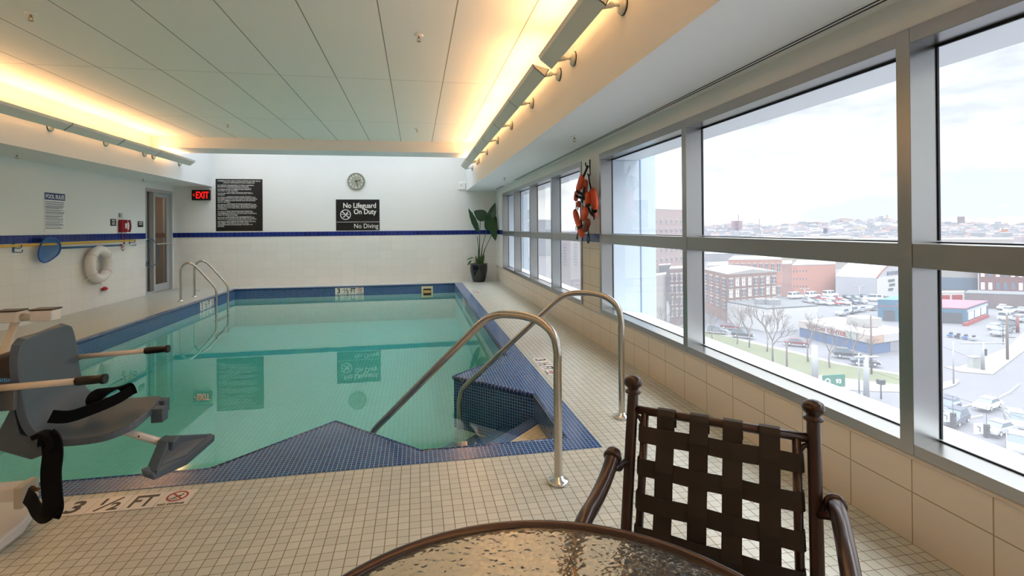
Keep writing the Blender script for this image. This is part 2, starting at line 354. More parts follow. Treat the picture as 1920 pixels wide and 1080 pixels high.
for wi, (y0, y1, mul) in enumerate(WIN):
    root = empty('window_%d' % (wi + 1), (XR, (y0 + y1) / 2, ZB0)); root['kind'] = 'structure'
    xa = XR - .012
    f = MB(); f.box((xa, y0, ZB0), (XG + .01, y1, ZB1)); f.box((xa, y0, ZT0), (XG + .01, y1, ZT1)); f.box((xa, y0, ZB1), (XG + .01, y0 + .05, ZT0)); f.box((xa, y1 - .05, ZB1), (XG + .01, y1, ZT0))
    f.build('window_frame', M_frame, root, bevel=.002)
    for y in mul:
        q = MB(); q.box((xa - .002, y - .031, ZB0 + .002), (XG + .01, y + .031, ZT1 - .002)); q.build('mullion', M_frame, root, bevel=.002)
    edges = [y0 + .05] + [v for y in sorted(mul) for v in (y - .031, y + .031)] + [y1 - .05]
    for a, b in zip(edges[::2], edges[1::2]):
        q = MB(); q.box((xa + .001, a, ZR0), (XG + .01, b, ZR1)); q.build('transom', M_frame, root, bevel=.002)
        for z0, z1 in ((ZB1, ZR0), (ZR1, ZT0)):
            q = MB(); q.box((XG, a, z0), (XG + .006, b, z1)); pn = q.build('window_pane', M_glass, root)
            g = MB(); gx0, gx1 = XG - .009, XG + .0
            g.box((gx0, a, z0), (gx1, b, z0 + .006)); g.box((gx0, a, z1 - .011), (gx1, b, z1)); g.box((gx0, a, z0 + .011), (gx1, a + .005, z1 - .011)); g.box((gx0, b - .005, z0 + .011), (gx1, b, z1 - .011))
            g.build('gasket', M_gasket, pn)
    q = MB(); q.prism([(XG + .015, .415), (XG + .34, .375), (XG + .34, .30), (XG + .015, .30)], y0 - .3, y1 + .0, Matrix(((1, 0, 0, 0), (0, 0, 1, 0), (0, 1, 0, 0), (0, 0, 0, 1)))); q.build('exterior_sill', M_sillx, root)
    q = MB(); q.box((XG + .015, y0 - .3, 2.145), (XG + .35, y1, 2.4)); q.build('exterior_head', M_sillx, root)
# outside face of the building: floors below/above and the projecting white piers beside the windows
mb = MB(); mb.box((XR + .14, YF - 6, -25), (XG + .34, YB + 6, .30)); mb.build('wall_exterior_lower', M_sillx, kind='structure')
mb = MB(); mb.box((XR + .14, YF - 6, 2.4), (XG + .35, YB + 6, 4.6)); mb.build('wall_exterior_upper', M_sillx, kind='structure')
M_seam = mat('blue_grey_panel_joint', (70, 110, 150), .4)
for k, (ya, yb, xo) in enumerate(((5.42, 6.0, 2.775), (11.88, 13.4, 2.86))):
    p = MB(); p.box((XG + .01, ya, .30), (xo, yb, 2.40)); po = p.build('wall_exterior_pier_%d' % (k + 1), mat('pale_blue_pier_cladding', (186, 202, 216), .4), kind='structure')
    p = MB(); p.box((2.575, ya - .004, .31), (2.592, ya + .02, 2.39)); p.build('panel_joint', M_seam, po)
# ---- door with sidelight in the left wall, corridor behind it
root = empty('door_1', (XL, (DY0 + DY1) / 2, 0)); root['kind'] = 'structure'
xf0, xf1 = XL - .13, XL + .012
f = MB(); f.box((xf0, DY0, 0), (xf1, DY0 + .035, DZ)); f.box((xf0, DY1 - .05, 0), (xf1, DY1, DZ)); f.box((xf0, DY0 + .035, DZ - .07), (xf1, DY1 - .05, DZ)); f.box((xf0, 12.03, 0), (xf1, 12.10, DZ - .07)); f.box((xf0, DY0 + .035, 0), (xf1, 12.03, .05))
f.build('door_frame', M_alu, root, bevel=.003)
q = MB(); q.box((XL - .075, DY0 + .035, .05), (XL - .069, 12.03, DZ - .07)); q.build('sidelight_pane', M_doorglass, root)
d0, d1 = 12.10, DY1 - .05; xd0, xd1 = XL - .09, XL - .045
f = MB(); f.box((xd0, d0, .01), (xd1, d1, .17)); f.box((xd0, d0, DZ - .16), (xd1, d1, DZ - .07)); f.box((xd0, d0, .17), (xd1, d0 + .05, DZ - .16)); f.box((xd0, d1 - .10, .17), (xd1, d1, DZ - .16))
leaf = f.build('door_leaf', M_alu, root, bevel=.003)
q = MB(); q.box((XL - .07, d0 + .05, .17), (XL - .064, d1 - .10, DZ - .16)); q.build('door_pane', M_doorglass, leaf)
q = MB(); q.box((xd1 + .04, d0 + .02, 1.06), (xd1 + .06, d1 - .02, 1.09)); q.box((xd1, d0 + .03, 1.065), (xd1 + .05, d0 + .06, 1.085)); q.box((xd1, d1 - .06, 1.065), (xd1 + .05, d1 - .03, 1.085)); q.build('door_handle', M_chrome, leaf)
M_corr = mat('brown_corridor_wall', (168, 140, 112), .7)
q = MB(); q.box((XL - 1.6, DY0 - 1.2, 0), (XL - 1.5, YB + .4, 2.6)); q.box((XL - 1.5, YB + .3, 0), (XL - .2, YB + .4, 2.6)); q.box((XL - 1.5, DY0 - 1.2, 0), (XL - .2, DY0 - 1.1, 2.6)); q.box((XL - 1.6, DY0 - 1.2, 2.5), (XL - .2, YB + .4, 2.6)); q.build('wall_corridor', M_corr, kind='structure')
q = MB(); q.box((XL - 1.5, DY0 - 1.1, 1.15), (XL - 1.485, YB + .3, 1.35)); q.build('trim_5', mat('grey_corridor_rail', (150, 156, 158), .5), kind='structure')
q = MB(); q.box((XL - 1.6, DY0 - 1.2, -.1), (XL - .1, YB + .4, 0)); q.build('floor_corridor', mat('brown_carpet', (96, 74, 58), .9), kind='structure')
la = bpy.data.lights.new('corridor_fill', 'AREA'); la.size = .5; la.energy = 14; la.color = (1, .88, .74); lo = bpy.data.objects.new('corridor_fill', la); COL.objects.link(lo); lo.location = (XL - .85, 12.3, 2.48)  # unseen fill light, added so the corridor does not go dark
# ================================================================== POOL
pool = empty('swimming_pool', (-1.6, 7.7, -.2), 'rectangular swimming pool with blue mosaic coping and corner steps set in the deck', 'pool')
cp = MB()
loops = [[Vector((x, y, 0)) for x, y in PO], [Vector((x, y, 0)) for x, y in PI_[::-1]]]
flat = loops[0] + loops[1]; vs = [cp.bm.verts.new((v.x, v.y, .003)) for v in flat]
for t in tessellate_polygon(loops): cp.bm.faces.new([vs[i] for i in t])
n0 = len(PO); off = Vector((0, 0, 0))
for i in range(n0): a, b = PO[i], PO[(i + 1) % n0]; cp.quad((a[0], a[1], .003), (b[0], b[1], .003), (b[0], b[1], -.05), (a[0], a[1], -.05))
cpo = cp.build('coping', M_blue, pool)
edge, wallb, under = MB(), MB(), MB(); wedge = {1: (MB(), MB()), 5: (MB(), MB())}
n1 = len(PI_)
for i in range(n1):
    a, b = PI_[i], PI_[(i + 1) % n1]; diag = abs(a[0] - b[0]) > .01 and abs(a[1] - b[1]) > .01
    zb = -.47 if diag or (i in (3, 4)) else -.235
    wk = (1 if i < 4 else 5) if diag else None; tgt = wedge[wk][0] if diag else wallb
    tgt.quad((a[0], a[1], .003), (b[0], b[1], .003), (b[0], b[1], zb), (a[0], a[1], zb))
    under.quad((a[0], a[1], zb), (b[0], b[1], zb), (b[0], b[1], FLOORZ), (a[0], a[1], FLOORZ))
    (wedge[wk][1] if diag else edge).tube([(a[0], a[1], -.014), (b[0], b[1], -.014)], .021, 10)
wallb.build('waterline_tile', M_blue, pool); edge.build('edge_trim', M_trim_x, pool)
for wa_, wb_ in wedge.values(): wa_.build('waterline_tile', M_blued, pool); wb_.build('edge_trim', M_trim_d, pool)
fpoly = tessellate_polygon([[Vector((x, y, 0)) for x, y in PI_]]); vs = [under.bm.verts.new((x, y, FLOORZ)) for x, y in PI_]
for t in fpoly: under.bm.faces.new([vs[i] for i in t])
under.build('basin', M_basin, pool)
# corner steps: descend along (-1,1); s runs across, d runs down the flight
def sd(s, d, z): return ((s - d) * S2, (s + d) * S2, z)
s0, s1 = 2.206, 3.507
lv = [(-.20, 2.16), (-.34, 2.46), (-.48, 2.76), (-.62, 3.05)]
q = MB(); q.prism([(.02, 3.10), (.95, 3.10), (.95, 3.985)], -.5, lv[0][0]); q.build('landing', M_tread, pool)
for k, (z, d) in enumerate(lv):
    if k:
        q = MB(); q.prism([sd(s0, lv[k - 1][1], 0)[:2], sd(s1, lv[k - 1][1], 0)[:2], sd(s1, d, 0)[:2], sd(s0, d, 0)[:2]], FLOORZ, z); q.build('step', M_tread, pool)
    zn = lv[k + 1][0] if k + 1 < len(lv) else FLOORZ
    zn = max(zn, z - .058)
    q = MB(); q.prism([sd(s0, d - .105, 0)[:2], sd(s1, d - .105, 0)[:2], sd(s1, d + .004, 0)[:2], sd(s0, d + .004, 0)[:2]], zn, z + .003); q.build('step_nosing', M_blued, pool)
def offset_poly(P_, o_):
    out = []; n_ = len(P_)
    for i in range(n_):
        a, b, c = Vector(P_[i - 1]), Vector(P_[i]), Vector(P_[(i + 1) % n_]); d0, d1 = (b - a).normalized(), (c - b).normalized()
        n0_, n1_ = Vector((d0.y, -d0.x)), Vector((d1.y, -d1.x)); m_ = (n0_ + n1_); m_ = m_ / max(.3, m_.dot(n0_)); out.append(tuple(b + m_ * o_))
    return out
wt = MB(); wt.prism(offset_poly(PI_, .012), FLOORZ - .02, WZ)
wo_ = wt.build('pool_water', M_water, kind='stuff'); tag(wo_, 'clear teal water filling the blue edged pool', 'water')
# skimmer opening in the far pool wall
t = empty('pool_skimmer', (.265, 12.38, -.2), 'beige framed skimmer opening in the far pool wall', 'skimmer')
q = MB()
for a, b in (((.125, -.345), (.405, -.29)), ((.125, -.11), (.405, -.055)), ((.125, -.29), (.17, -.11)), ((.36, -.29), (.405, -.11))): q.box((a[0], 12.35, a[1]), (b[0], 12.379, b[1]))
q.build('skimmer_frame', mat('beige_skimmer_frame', (214, 204, 170), .4), t, bevel=.004)
q = MB(); q.box((.17, 12.372, -.29), (.36, 12.379, -.11)); q.build('skimmer_throat', mat('dark_brown_throat', (58, 40, 26), .6), t)
q = MB(); q.prism([(12.374, -.15), (12.345, -.2), (12.345, -.215), (12.374, -.215)], .18, .35, Matrix(((0, 0, 1, 0), (1, 0, 0, 0), (0, 1, 0, 0), (0, 0, 0, 1)))); q.build('weir_flap', mat('amber_flap', (196, 160, 96), .5), t)
# ---- depth markers: four white tiles reading 3 1/2 FT and a no-diving symbol
def no_dive(mr, mk, c, r, right, up):
    R_, U_ = Vector(right).normalized(), Vector(up).normalized(); nn = R_.cross(U_); c = Vector(c)
    ring_disc(mr, c, r * .82, r, right, up, .0012)
    P = lambda x, y: c + R_ * x * r + U_ * y * r
    bar(mr, P(-.6, .6), P(.6, -.6), r * .18, nn, .0014)
    bar(mk, P(-.35, -.42), P(.28, .2), r * .15, nn, .001); bar(mk, P(-.1, .02), P(.42, .05), r * .11, nn, .001); ring_disc(mk, P(.42, .32), 0, r * .11, right, up, .001, 12)
    bar(mk, P(-.62, -.42), P(-.28, -.5), r * .08, nn, .001); bar(mk, P(-.2, -.55), P(.2, -.5), r * .08, nn, .001)
def depth_marker(name, o, right, up, hgt, label, tiles=4, thick=.003, caption=True, ndw=1.0, group=None):
    o, R_, U_ = Vector(o), Vector(right).normalized(), Vector(up).normalized(); nn = R_.cross(U_)
    t = empty(name, o, label, 'depth marker', group)
    wid = hgt * tiles * ndw
    for k in range(tiles):
        q = MB(); w_ = hgt * ndw; a = o + R_ * (w_ * k + .001); bar(q, a + U_ * hgt / 2, a + R_ * (w_ - .003) + U_ * hgt / 2, hgt, nn, thick); q.build('marker_tile', M_marker, t)
    e = o + nn * (thick + .0004); q = MB(); w_ = hgt * ndw
    q.text('3', hgt * 1.02, e + R_ * w_ * .5 + U_ * hgt * .15, R_, U_, 'CENTER', bold=hgt * .025, wx=.95 * ndw)
    q.text('1', hgt * .52, e + R_ * w_ * 1.25 + U_ * hgt * .5, R_, U_, 'CENTER', bold=hgt * .02)
    q.text('2', hgt * .62, e + R_ * w_ * 1.72 + U_ * hgt * .12, R_, U_, 'CENTER', bold=hgt * .02)
    bar(q, e + R_ * w_ * 1.22 + U_ * hgt * .10, e + R_ * w_ * 1.74 + U_ * hgt * .88, hgt * .07, nn, .001)
    q.text('FT', hgt * 1.0, e + R_ * w_ * 2.5 + U_ * hgt * .15, R_, U_, 'CENTER', bold=hgt * .02, wx=.68 * ndw)
    rr = MB(); c = e + R_ * w_ * 3.5 + U_ * hgt * (.60 if caption else .5)
    no_dive(rr, q, c, hgt * (.33 if caption else .4) * min(1, ndw + .1), R_, U_)
    if caption: q.text('NO DIVING', hgt * .155, e + R_ * w_ * 3.5 + U_ * hgt * .06, R_, U_, 'CENTER', bold=hgt * .006)
    q.build('marker_lettering', M_ink, t); rr.build('prohibition_ring', M_red_ink, t)
    return t
depth_marker('depth_marker', (-1.742, 2.722, 0), X3, Y3, .150, 'white depth marker tiles in the near deck reading 3 1/2 FT NO DIVING')
depth_marker('depth_marker', (-1.91, 12.378, -.187), X3, Z3, .165, 'white 3 1/2 FT depth marker on the far pool wall under the lifeguard sign')
depth_marker('depth_marker', (-4.127, 10.50, -.187), Y3, Z3, .165, 'white 3 1/2 FT depth marker on the left pool wall beside the ladder')
depth_marker('depth_marker', (.947, 10.30, -.187), (0, -1, 0), Z3, .165, 'narrow white depth marker on the right pool wall near the far corner')
depth_marker('depth_marker', (1.182, 5.05, 0), (0, -1, 0), X3, .150, 'white depth marker tiles in the deck between the handrails and the windows')
depth_marker('depth_marker', (1.182, 10.95, 0), (0, -1, 0), X3, .150, 'small white depth marker in the far deck near the potted plant')
for nm, x, y, lab in (('floor_drain', -4.9, 12.3, 'small round metal drain in the deck behind the pool ladder'), ):
    q = MB(); q.lathe([(.07, 0), (.07, .004), (.055, .006)], (x, y, 0), 20); tag(q.build(nm, M_steel), lab, 'drain')
# ================================================================== RAILS
def arc_rail(base, dvec, prof):
    return smooth_path([Vector(base) + Vector(dvec) * d + Vector((0, 0, z)) for d, z in prof], 8)
prof = [(0, .004), (0, .3), (0, .6), (0, .70), (.025, .79), (.10, .85), (.20, .872), (.30, .873), (.38, .865), (.46, .838), (.53, .79), (.62, .71), (.96, .41), (1.30, .105), (1.44, -.02), (1.49, -.08), (1.515, -.16), (1.52, -.26), (1.52, -.42)]
for base, lab in (((.742, 2.571, 0), 'stainless steel handrail nearest the camera, arching over the pool steps'), ((1.445, 3.36, 0), 'stainless steel handrail behind the chair, arching to the blue wedge')):
    t = empty('handrail', base, lab, 'handrail', 'handrails of the pool steps')
    q = MB(); q.tube(arc_rail(base, (-S2, S2, 0), prof), .0225, 20); q.build('rail', M_steel, t)
    q = MB(); q.lathe([(.058, 0), (.058, .012), (.052, .02), (.03, .026), (.024, .04)], base, 28); q.build('escutcheon', M_chrome, t)
t = empty('pool_ladder', (-4.49, 10.85, 0), 'stainless steel ladder with two arched rails over the left pool edge', 'ladder')
lp = [(0, .004), (0, .3), (0, .56), (.02, .65), (.08, .72), (.16, .735), (.23, .70), (.30, .63), (.45, .45), (.57, .30), (.62, .22), (.635, .12), (.635, -.2), (.635, -.75)]
for y in (10.55, 11.16):
    q = MB(); q.tube(arc_rail((-4.49, y, 0), X3, lp), .021, 16); q.build('rail', M_steel, t)
    q = MB(); q.lathe([(.055, 0), (.055, .01), (.03, .022), (.022, .03)], (-4.49, y, 0), 24); q.build('escutcheon', M_chrome, t)
for z in (-.42, -.7):
    q = MB(); q.box((-3.90, 10.55, z), (-3.81, 11.16, z + .025)); q.build('rung', M_steel, t, bevel=.005)
# ================================================================== UPLIGHT TROUGHS
M_tr = mat('grey_white_trough_metal', (214, 218, 212), .5); M_tr2 = mat('trough_clear_lens', (250, 240, 220), .3)
M_tubeglow = mat('fluorescent_tube', (255, 214, 160), .4, emit=(255, 190, 120), es=6)
M_rubber = mat('black_rubber_gasket', (14, 12, 12), .6)
def trough(side, y0, y1, discs, label, group, power=1.0):
    sg = -1 if side == 'R' else 1; xw = XSR if side == 'R' else XSL; X = lambda w_: xw + sg * w_
    t = empty('wall_uplight', (xw, (y0 + y1) / 2, 2.7), label, 'wall light', group)
    L_ = y1 - y0 - .012
    sec = [(.105, 2.80), (.125, 2.765), (.145, 2.728), (.248, 2.806), (.262, 2.838), (.256, 2.84), (.242, 2.812), (.147, 2.738), (.131, 2.767), (.111, 2.803)]
    M4 = Matrix(((1, 0, 0, 0), (0, 0, 1, 0), (0, 1, 0, 0), (0, 0, 0, 1)))
    q = MB(); q.prism([(X(a), b) for a, b in sec], y0, y0 + L_, M4); q.build('trough_housing', M_tr, t)
    for yy in (y0, y0 + L_ - .006):
        q = MB(); q.prism([(X(a), b) for a, b in sec[:5]], yy, yy + .006, M4); q.build('end_cap', M_tr, t)
    q = MB(); q.tube([(X(.185), y0 + .03, 2.805), (X(.185), y0 + L_ - .03, 2.805)], .012, 10); q.build('fluorescent_tube', M_tubeglow, t)
    for dy in discs:
        q = MB(); q.lathe([(.060, 0), (.060, .006)], (xw, dy, 2.765), 28, axis=(sg, 0, 0)); q.build('gasket', M_rubber, t)
        q = MB(); q.lathe([(.056, .006), (.056, .02), (.05, .028), (.02, .032)], (xw, dy, 2.765), 28, axis=(sg, 0, 0)); dk = q.build('mounting_disc', M_tr, t)
        q = MB(); q.tube([(X(.03), dy, 2.768), (X(.085), dy, 2.765)], .012, 12); q.tube([(X(.08), dy, 2.775), (X(.10), dy, 2.755), (X(.155), dy, 2.745)], .015, 12); q.ball((X(.085), dy, 2.765), .021); q.build('swivel_arm', M_tr, t)
    la = bpy.data.lights.new('uplight_lamp', 'AREA'); la.shape = 'RECTANGLE'; la.size = .09; la.size_y = L_ - .06; la.energy = LAMP_W * L_ * power; la.color = LAMP_COL
    lo = bpy.data.objects.new('uplight_lamp', la); COL.objects.link(lo); lo.parent = t; lo.location = (sg * .18, 0, .14); zz = -Vector((sg * .52, 0, .854)).normalized(); lo.rotation_mode = 'QUATERNION'; lo.rotation_quaternion = Matrix((Vector((0, 1, 0)).cross(zz), Vector((0, 1, 0)), zz)).transposed().to_quaternion()
rg = [(-3.2, -2.0, [-3.0]), (-2.0, -.8, [-1.8]), (-.8, .4, [-.6]), (.4, 1.6, [.6]), (1.6, 2.8, [1.8])]
for i, (a, b, c) in enumerate(rg): trough('R', a, b, c, 'white uplight trough on the right soffit, in the run behind the camera', 'uplight troughs on the right soffit behind the camera')
ordn = ['nearest', 'second nearest', 'third nearest', 'fourth nearest', 'fifth nearest', 'sixth nearest', 'farthest']
R_un = [(2.88, 4.13, [2.94, 3.934]), (4.33, 5.53, [4.36, 5.42]), (5.53, 6.75, [6.64]), (6.75, 7.9, [7.80]), (7.9, 9.1, [9.0]), (9.1, 10.3, [10.22]), (10.3, 11.55, [10.45, 11.43])]
for i, (a, b, c) in enumerate(R_un): trough('R', a, b, c, '%s visible white uplight trough along the right soffit beside the windows' % ordn[i], 'uplight troughs on the right soffit')
for i in range(8): trough('L', -3.2 + 1.2 * i, -2.0 + 1.2 * i, [-2.2 + 1.2 * i], 'white uplight trough on the left soffit, in the run beyond the picture edge', 'uplight troughs on the left soffit outside the picture')
L_un = [(6.40, 7.62, [7.69 - .1], 'nearest'), (7.62, 8.83, [8.80], 'second nearest'), (8.83, 10.0, [9.93], 'third nearest'), (10.0, 11.42, [10.24, 11.28], 'farthest')]
for a, b, c, nm in L_un: trough('L', a, b, c, '%s visible white uplight trough along the left soffit above the pool rules' % nm, 'uplight troughs on the left soffit')
# ================================================================== SPRINKLERS, DIFFUSERS
def sprinkler(x, y, z, lab):
    t = empty('sprinkler_head', (x, y, z), lab, 'sprinkler')
    q = MB(); q.lathe([(.040, 0), (.040, -.004), (.028, -.012), (.014, -.014)], (x, y, z), 20); q.build('cover_plate', M_white, t)
    q = MB(); q.lathe([(.009, -.012), (.009, -.03), (.006, -.034)], (x, y, z), 12)
    q.tube([(x - .012, y, z - .03), (x - .015, y, z - .045), (x - .004, y, z - .058)], .0025, 6); q.tube([(x + .012, y, z - .03), (x + .015, y, z - .045), (x + .004, y, z - .058)], .0025, 6)
    q.lathe([(.018, -.058), (.018, -.061)], (x, y, z), 12); q.build('nozzle', mat('brass_nozzle', (170, 140, 100), .3, metal=1), t)
for x, y, z, lab in ((-3.03, 4.58, ZC, 'sprinkler head in the ceiling panel at the upper left corner'), (.04, 4.55, ZC, 'sprinkler head in the ceiling panel nearest the right light troughs'),
                     (-3.04, 8.84, ZC, 'small sprinkler head in the ceiling near the far beam, left of centre'), (.034, 8.86, ZC, 'small sprinkler head in the ceiling near the far beam, on the right'),
                     (1.68, 5.09, ZSR, 'sprinkler head under the right soffit above the life jackets'), (1.694, 9.42, ZSR, 'small sprinkler head under the right soffit near the far wall'),
                     (-5.3, 7.75, ZSL, 'sprinkler head under the left soffit above the pool rules sign'), (-5.35, 11.0, ZSL, 'sprinkler head under the left soffit near the door')):
    sprinkler(x, y, z, lab)
def diffuser(y0, y1, lab):
    t = empty('linear_air_diffuser', (2.0, (y0 + y1) / 2, ZSR), lab, 'air vent')
    q = MB(); q.box((1.962, y0, ZSR - .003), (2.038, y1, ZSR)); q.build('diffuser_frame', M_soffit, t)
    for x in (1.983, 2.012):
        q = MB(); q.box((x - .0065, y0 + .02, ZSR - .0045), (x + .0065, y1 - .02, ZSR - .0029)); q.build('slot', M_gasket, t)
diffuser(-2.0, 9.93, 'long double slot air vent in the right soffit above the windows'); diffuser(11.3, 12.3, 'short slot air vent in the right soffit above the plant')
# ================================================================== FAR WALL SIGNS
def board(name, x0, x1, z0, z1, M, lab, cat='sign'):
    t = empty(name, ((x0 + x1) / 2, YB, z0), lab, cat)
    q = MB(); q.box((x0, YB - .008, z0), (x1, YB, z1)); q.build('sign_panel', M, t)
    return t
yS = YB - .0085
ZP = Vector((1, 0, 0))
t = board('health_regulation_sign', -4.73, -3.68, 1.345, 2.605, M_sign_black, 'large black sign of swimming pool health regulations in white capitals on the far wall')
q = MB(); zc = 2.535
def ln(s_, size, z, al='LEFT', x=None):
    q.text(s_, size, ((-4.205 if al == 'CENTER' else -4.69) if x is None else x, yS, z), X3, Z3, al, bold=.0003, wx=.90)
ln('SWIMMING POOL HEALTH REGULATIONS (105 CMR 435.22)', .0400, 2.545, 'CENTER'); ln('STRICTLY ENFORCED BY POOL OPERATOR.', .0400, 2.50, 'CENTER')
paras = [['ALL PERSONS ARE REQUIRED TO TAKE A CLEANSING', 'SHOWER BATH BEFORE ENTERING THE POOL.'], ['NO PERSON WITH A COMMUNICABLE DISEASE IS', 'ALLOWED TO USE THE POOL.'], ['NO BATHER SHALL WEAR A BATHING SUIT THAT IS', 'UNCLEAN.'],
         ['NO PERSON SUFFERING FROM A FEVER, COUGH, COLD,', 'INFLAMMATION OF THE EYES, NASAL OR EAR DISCHARGE', 'OR ANY COMMUNICABLE DISEASE SHALL BE ALLOWED', 'USE OF THE POOL.'],
         ['NO PERSON WITH SORES OR OTHER EVIDENCE OF SKIN', 'DISEASE, OR WHO IS WEARING A BANDAGE OR MEDICAL', 'COVERING OF ANY KIND, SHALL BE ALLOWED THE USE', 'OF THE POOL.'],
         ['NO PERSON SHALL SPIT IN OR IN ANY OTHER WAY', 'CONTAMINATE THE POOL, OR ITS FLOORS, WALKWAYS,', 'AISLES OR DRESSING ROOMS.'], ['NO GLASS CONTAINERS SHALL BE PERMITTED IN THE', 'POOL OR ON WALKWAYS WITHIN 5 FEET OF THE POOL.'],
         ['NO PERSON SHALL BRING OR THROW INTO THE POOL', 'ANY OBJECT THAT MAY IN ANY WAY CARRY', 'CONTAMINATION OR ENDANGER THE SAFETY OF', 'BATHERS.']]
z = 2.44
for i, p in enumerate(paras):
    for s_ in p: ln(s_, .0375, z); z -= .0385
    if i < len(paras) - 1: q.box((-4.48, yS - .001, z + .0165), (-3.93, yS, z + .0205)); z -= .0205
q.build('sign_lettering', M_sign_white, t)
t = board('lifeguard_sign', -1.965, -.905, 1.335, 2.115, M_sign_black, 'black No Lifeguard On Duty, No Diving sign on the far wall under the clock')
q = MB(); q.text('No Lifeguard', .178, (-.985, yS, 1.905), X3, Z3, 'RIGHT', bold=.003, wx=.86); q.text('On Duty', .178, (-.985, yS, 1.75), X3, Z3, 'RIGHT', bold=.003, wx=.86); q.text('No Diving', .165, (-.935, yS, 1.392), X3, Z3, 'RIGHT', wx=.88)
q.box((-1.955, yS - .001, 1.545), (-.915, yS, 1.553))
c = Vector((-1.735, yS, 1.735)); ring_disc(q, c, .112, .130, X3, Z3)
nn = (0, -1, 0)
bar(q, c + Vector((-.08, 0, .08)), c + Vector((.08, 0, -.08)), .022, nn); bar(q, c + Vector((-.055, 0, -.07)), c + Vector((.05, 0, .035)), .022, nn); bar(q, c + Vector((-.10, 0, .005)), c + Vector((.09, 0, .005)), .010, nn); bar(q, c + Vector((.0, 0, .0)), c + Vector((.06, 0, .075)), .018, nn)
q.build('sign_lettering', M_sign_white, t)
# clock
t = empty('wall_clock', (-1.47, YB, 2.57), 'round grey wall clock on the far wall above the lifeguard sign', 'clock')
q = MB(); q.lathe([(.205, 0), (.215, .02), (.212, .04), (.196, .045), (.19, .03)], (-1.47, YB, 2.575), 40, axis=(0, -1, 0)); q.build('clock_case', mat('grey_silver_case', (150, 150, 138), .3, metal=.6), t)
q = MB(); q.lathe([(.188, .029), (.188, .033)], (-1.47, YB, 2.575), 40, axis=(0, -1, 0)); q.build('clock_face', mat('silver_grey_face', (158, 160, 142), .4), t)
yc = YB - .034; q = MB()
for k in range(12):
    a = k * PI / 6; q.text(str(k or 12), .052 if k % 3 else .064, (-1.47 + .148 * math.sin(a), yc, 2.575 + .148 * math.cos(a) - .02), X3, Z3, 'CENTER', bold=.002)
q.build('numerals', M_sign_white, t)
q = MB(); c = Vector((-1.47, yc - .003, 2.575)); bar(q, c + Vector((-.03, 0, -.006)), c + Vector((.10, 0, .025)), .014, nn); bar(q, c + Vector((-.012, 0, .045)), c + Vector((.043, 0, -.145)), .010, nn); ring_disc(q, c, 0, .012, X3, Z3); q.build('clock_hands', M_black, t)
# exit sign
t = empty('exit_sign', (-5.03, YB, 2.1), 'black exit sign with red letters and a left arrow on the far wall', 'exit sign')
q = MB(); q.box((-5.235, YB - .07, 2.09), (-4.835, YB, 2.335)); q.build('sign_housing', M_black, t, bevel=.008)
M_exit = mat('glowing_red_letters', (230, 20, 20), .4, emit=(255, 22, 16), es=1.6)
q = MB(); q.text('EXIT', .225, (-5.005, YB - .0705, 2.135), X3, Z3, 'CENTER', bold=.003, wx=.62); P = lambda x, z_: Vector((x, YB - .0705, z_)); bar(q, P(-5.20, 2.212), P(-5.172, 2.24), .012, nn); bar(q, P(-5.20, 2.212), P(-5.172, 2.184), .012, nn); q.build('exit_letters', M_exit, t)
# small speaker / strobe on the far wall
t = empty('wall_alarm', (1.17, YB, 2.38), 'small white alarm box on the far wall at the right soffit corner', 'alarm')
q = MB(); q.box((1.10, YB - .045, 2.38), (1.285, YB, 2.56)); q.build('alarm_housing', M_white, t, bevel=.006)
q = MB(); q.lathe([(.012, 0), (.012, .006)], (1.17, YB - .045, 2.49), 14, axis=(0, -1, 0)); q.build('alarm_lens', M_black, t)
# ================================================================== LEFT WALL
RY, NX = (0, 1, 0), XL
def lboard(name, y0, y1, z0, z1, M, lab, cat='sign'):
    t = empty(name, (XL, (y0 + y1) / 2, z0), lab, cat); q = MB(); q.box((XL, y0, z0), (XL + .008, y1, z1)); q.build('sign_panel', M, t); return t
LR = Vector((0, 1, 0))            # text direction on the left wall as seen from inside
t = lboard('pool_rules_sign', 8.80, 9.26, 1.37, 1.985, M_white, 'white POOL RULES sign with a blue heading on the left wall')
q = MB(); q.box((XL + .008, 8.805, 1.87), (XL + .0095, 9.255, 1.98)); hd = q.build('sign_heading', mat('navy_heading', (22, 46, 112), .4), t)
q = MB(); q.text('POOL RULES', .088, (XL + .0098, 9.03, 1.893), LR, Z3, 'CENTER', bold=.002, wx=.82); q.build('sign_lettering', M_sign_white, t)
q = MB(); random.seed(4); z = 1.845
for n in (2, 2, 5, 2, 3, 1, 3, 2, 1, 2, 3, 1, 2):
    for k in range(n): e = 9.245 - (random.random() * .05 if k < n - 1 else random.random() * .16); q.box((XL + .008, 8.815, z - .0065), (XL + .0088, e, z)); z -= .0115
    z -= .0085
q.build('sign_small_print', mat('blue_grey_print', (84, 96, 132), .5), t)
for y0, y1, z0, z1, lab, txt in ((10.49, 10.66, 1.47, 1.60, 'small black notice left of the red wall phone', ['PHONE', 'DIALS 911', 'DIRECT']), (11.42, 11.62, 1.45, 1.57, 'small black notice beside the glass door', ['SHOWERS', 'AT EXIT'])):
    t = lboard('notice_plate', y0, y1, z0, z1, M_sign_black, lab); q = MB()
    for k in range(len(txt)): zz = z1 - .035 - .034 * k; q.box((XL + .008, y0 + .03 + .01 * (k % 2), zz), (XL + .009, y1 - .03 - .012 * (k % 2), zz + .016))
    q.build('print_line', M_sign_white, t)
t = lboard('switch_plate', 10.74, 10.87, 1.63, 1.72, mat('grey_plate', (190, 190, 184), .4), 'grey switch plate above the red wall phone', 'switch plate'); q = MB(); q.box((XL + .008, 10.75, 1.64), (XL + .012, 10.79, 1.71)); q.build('rocker', mat('dark_grey_rocker', (120, 120, 116), .4), t)
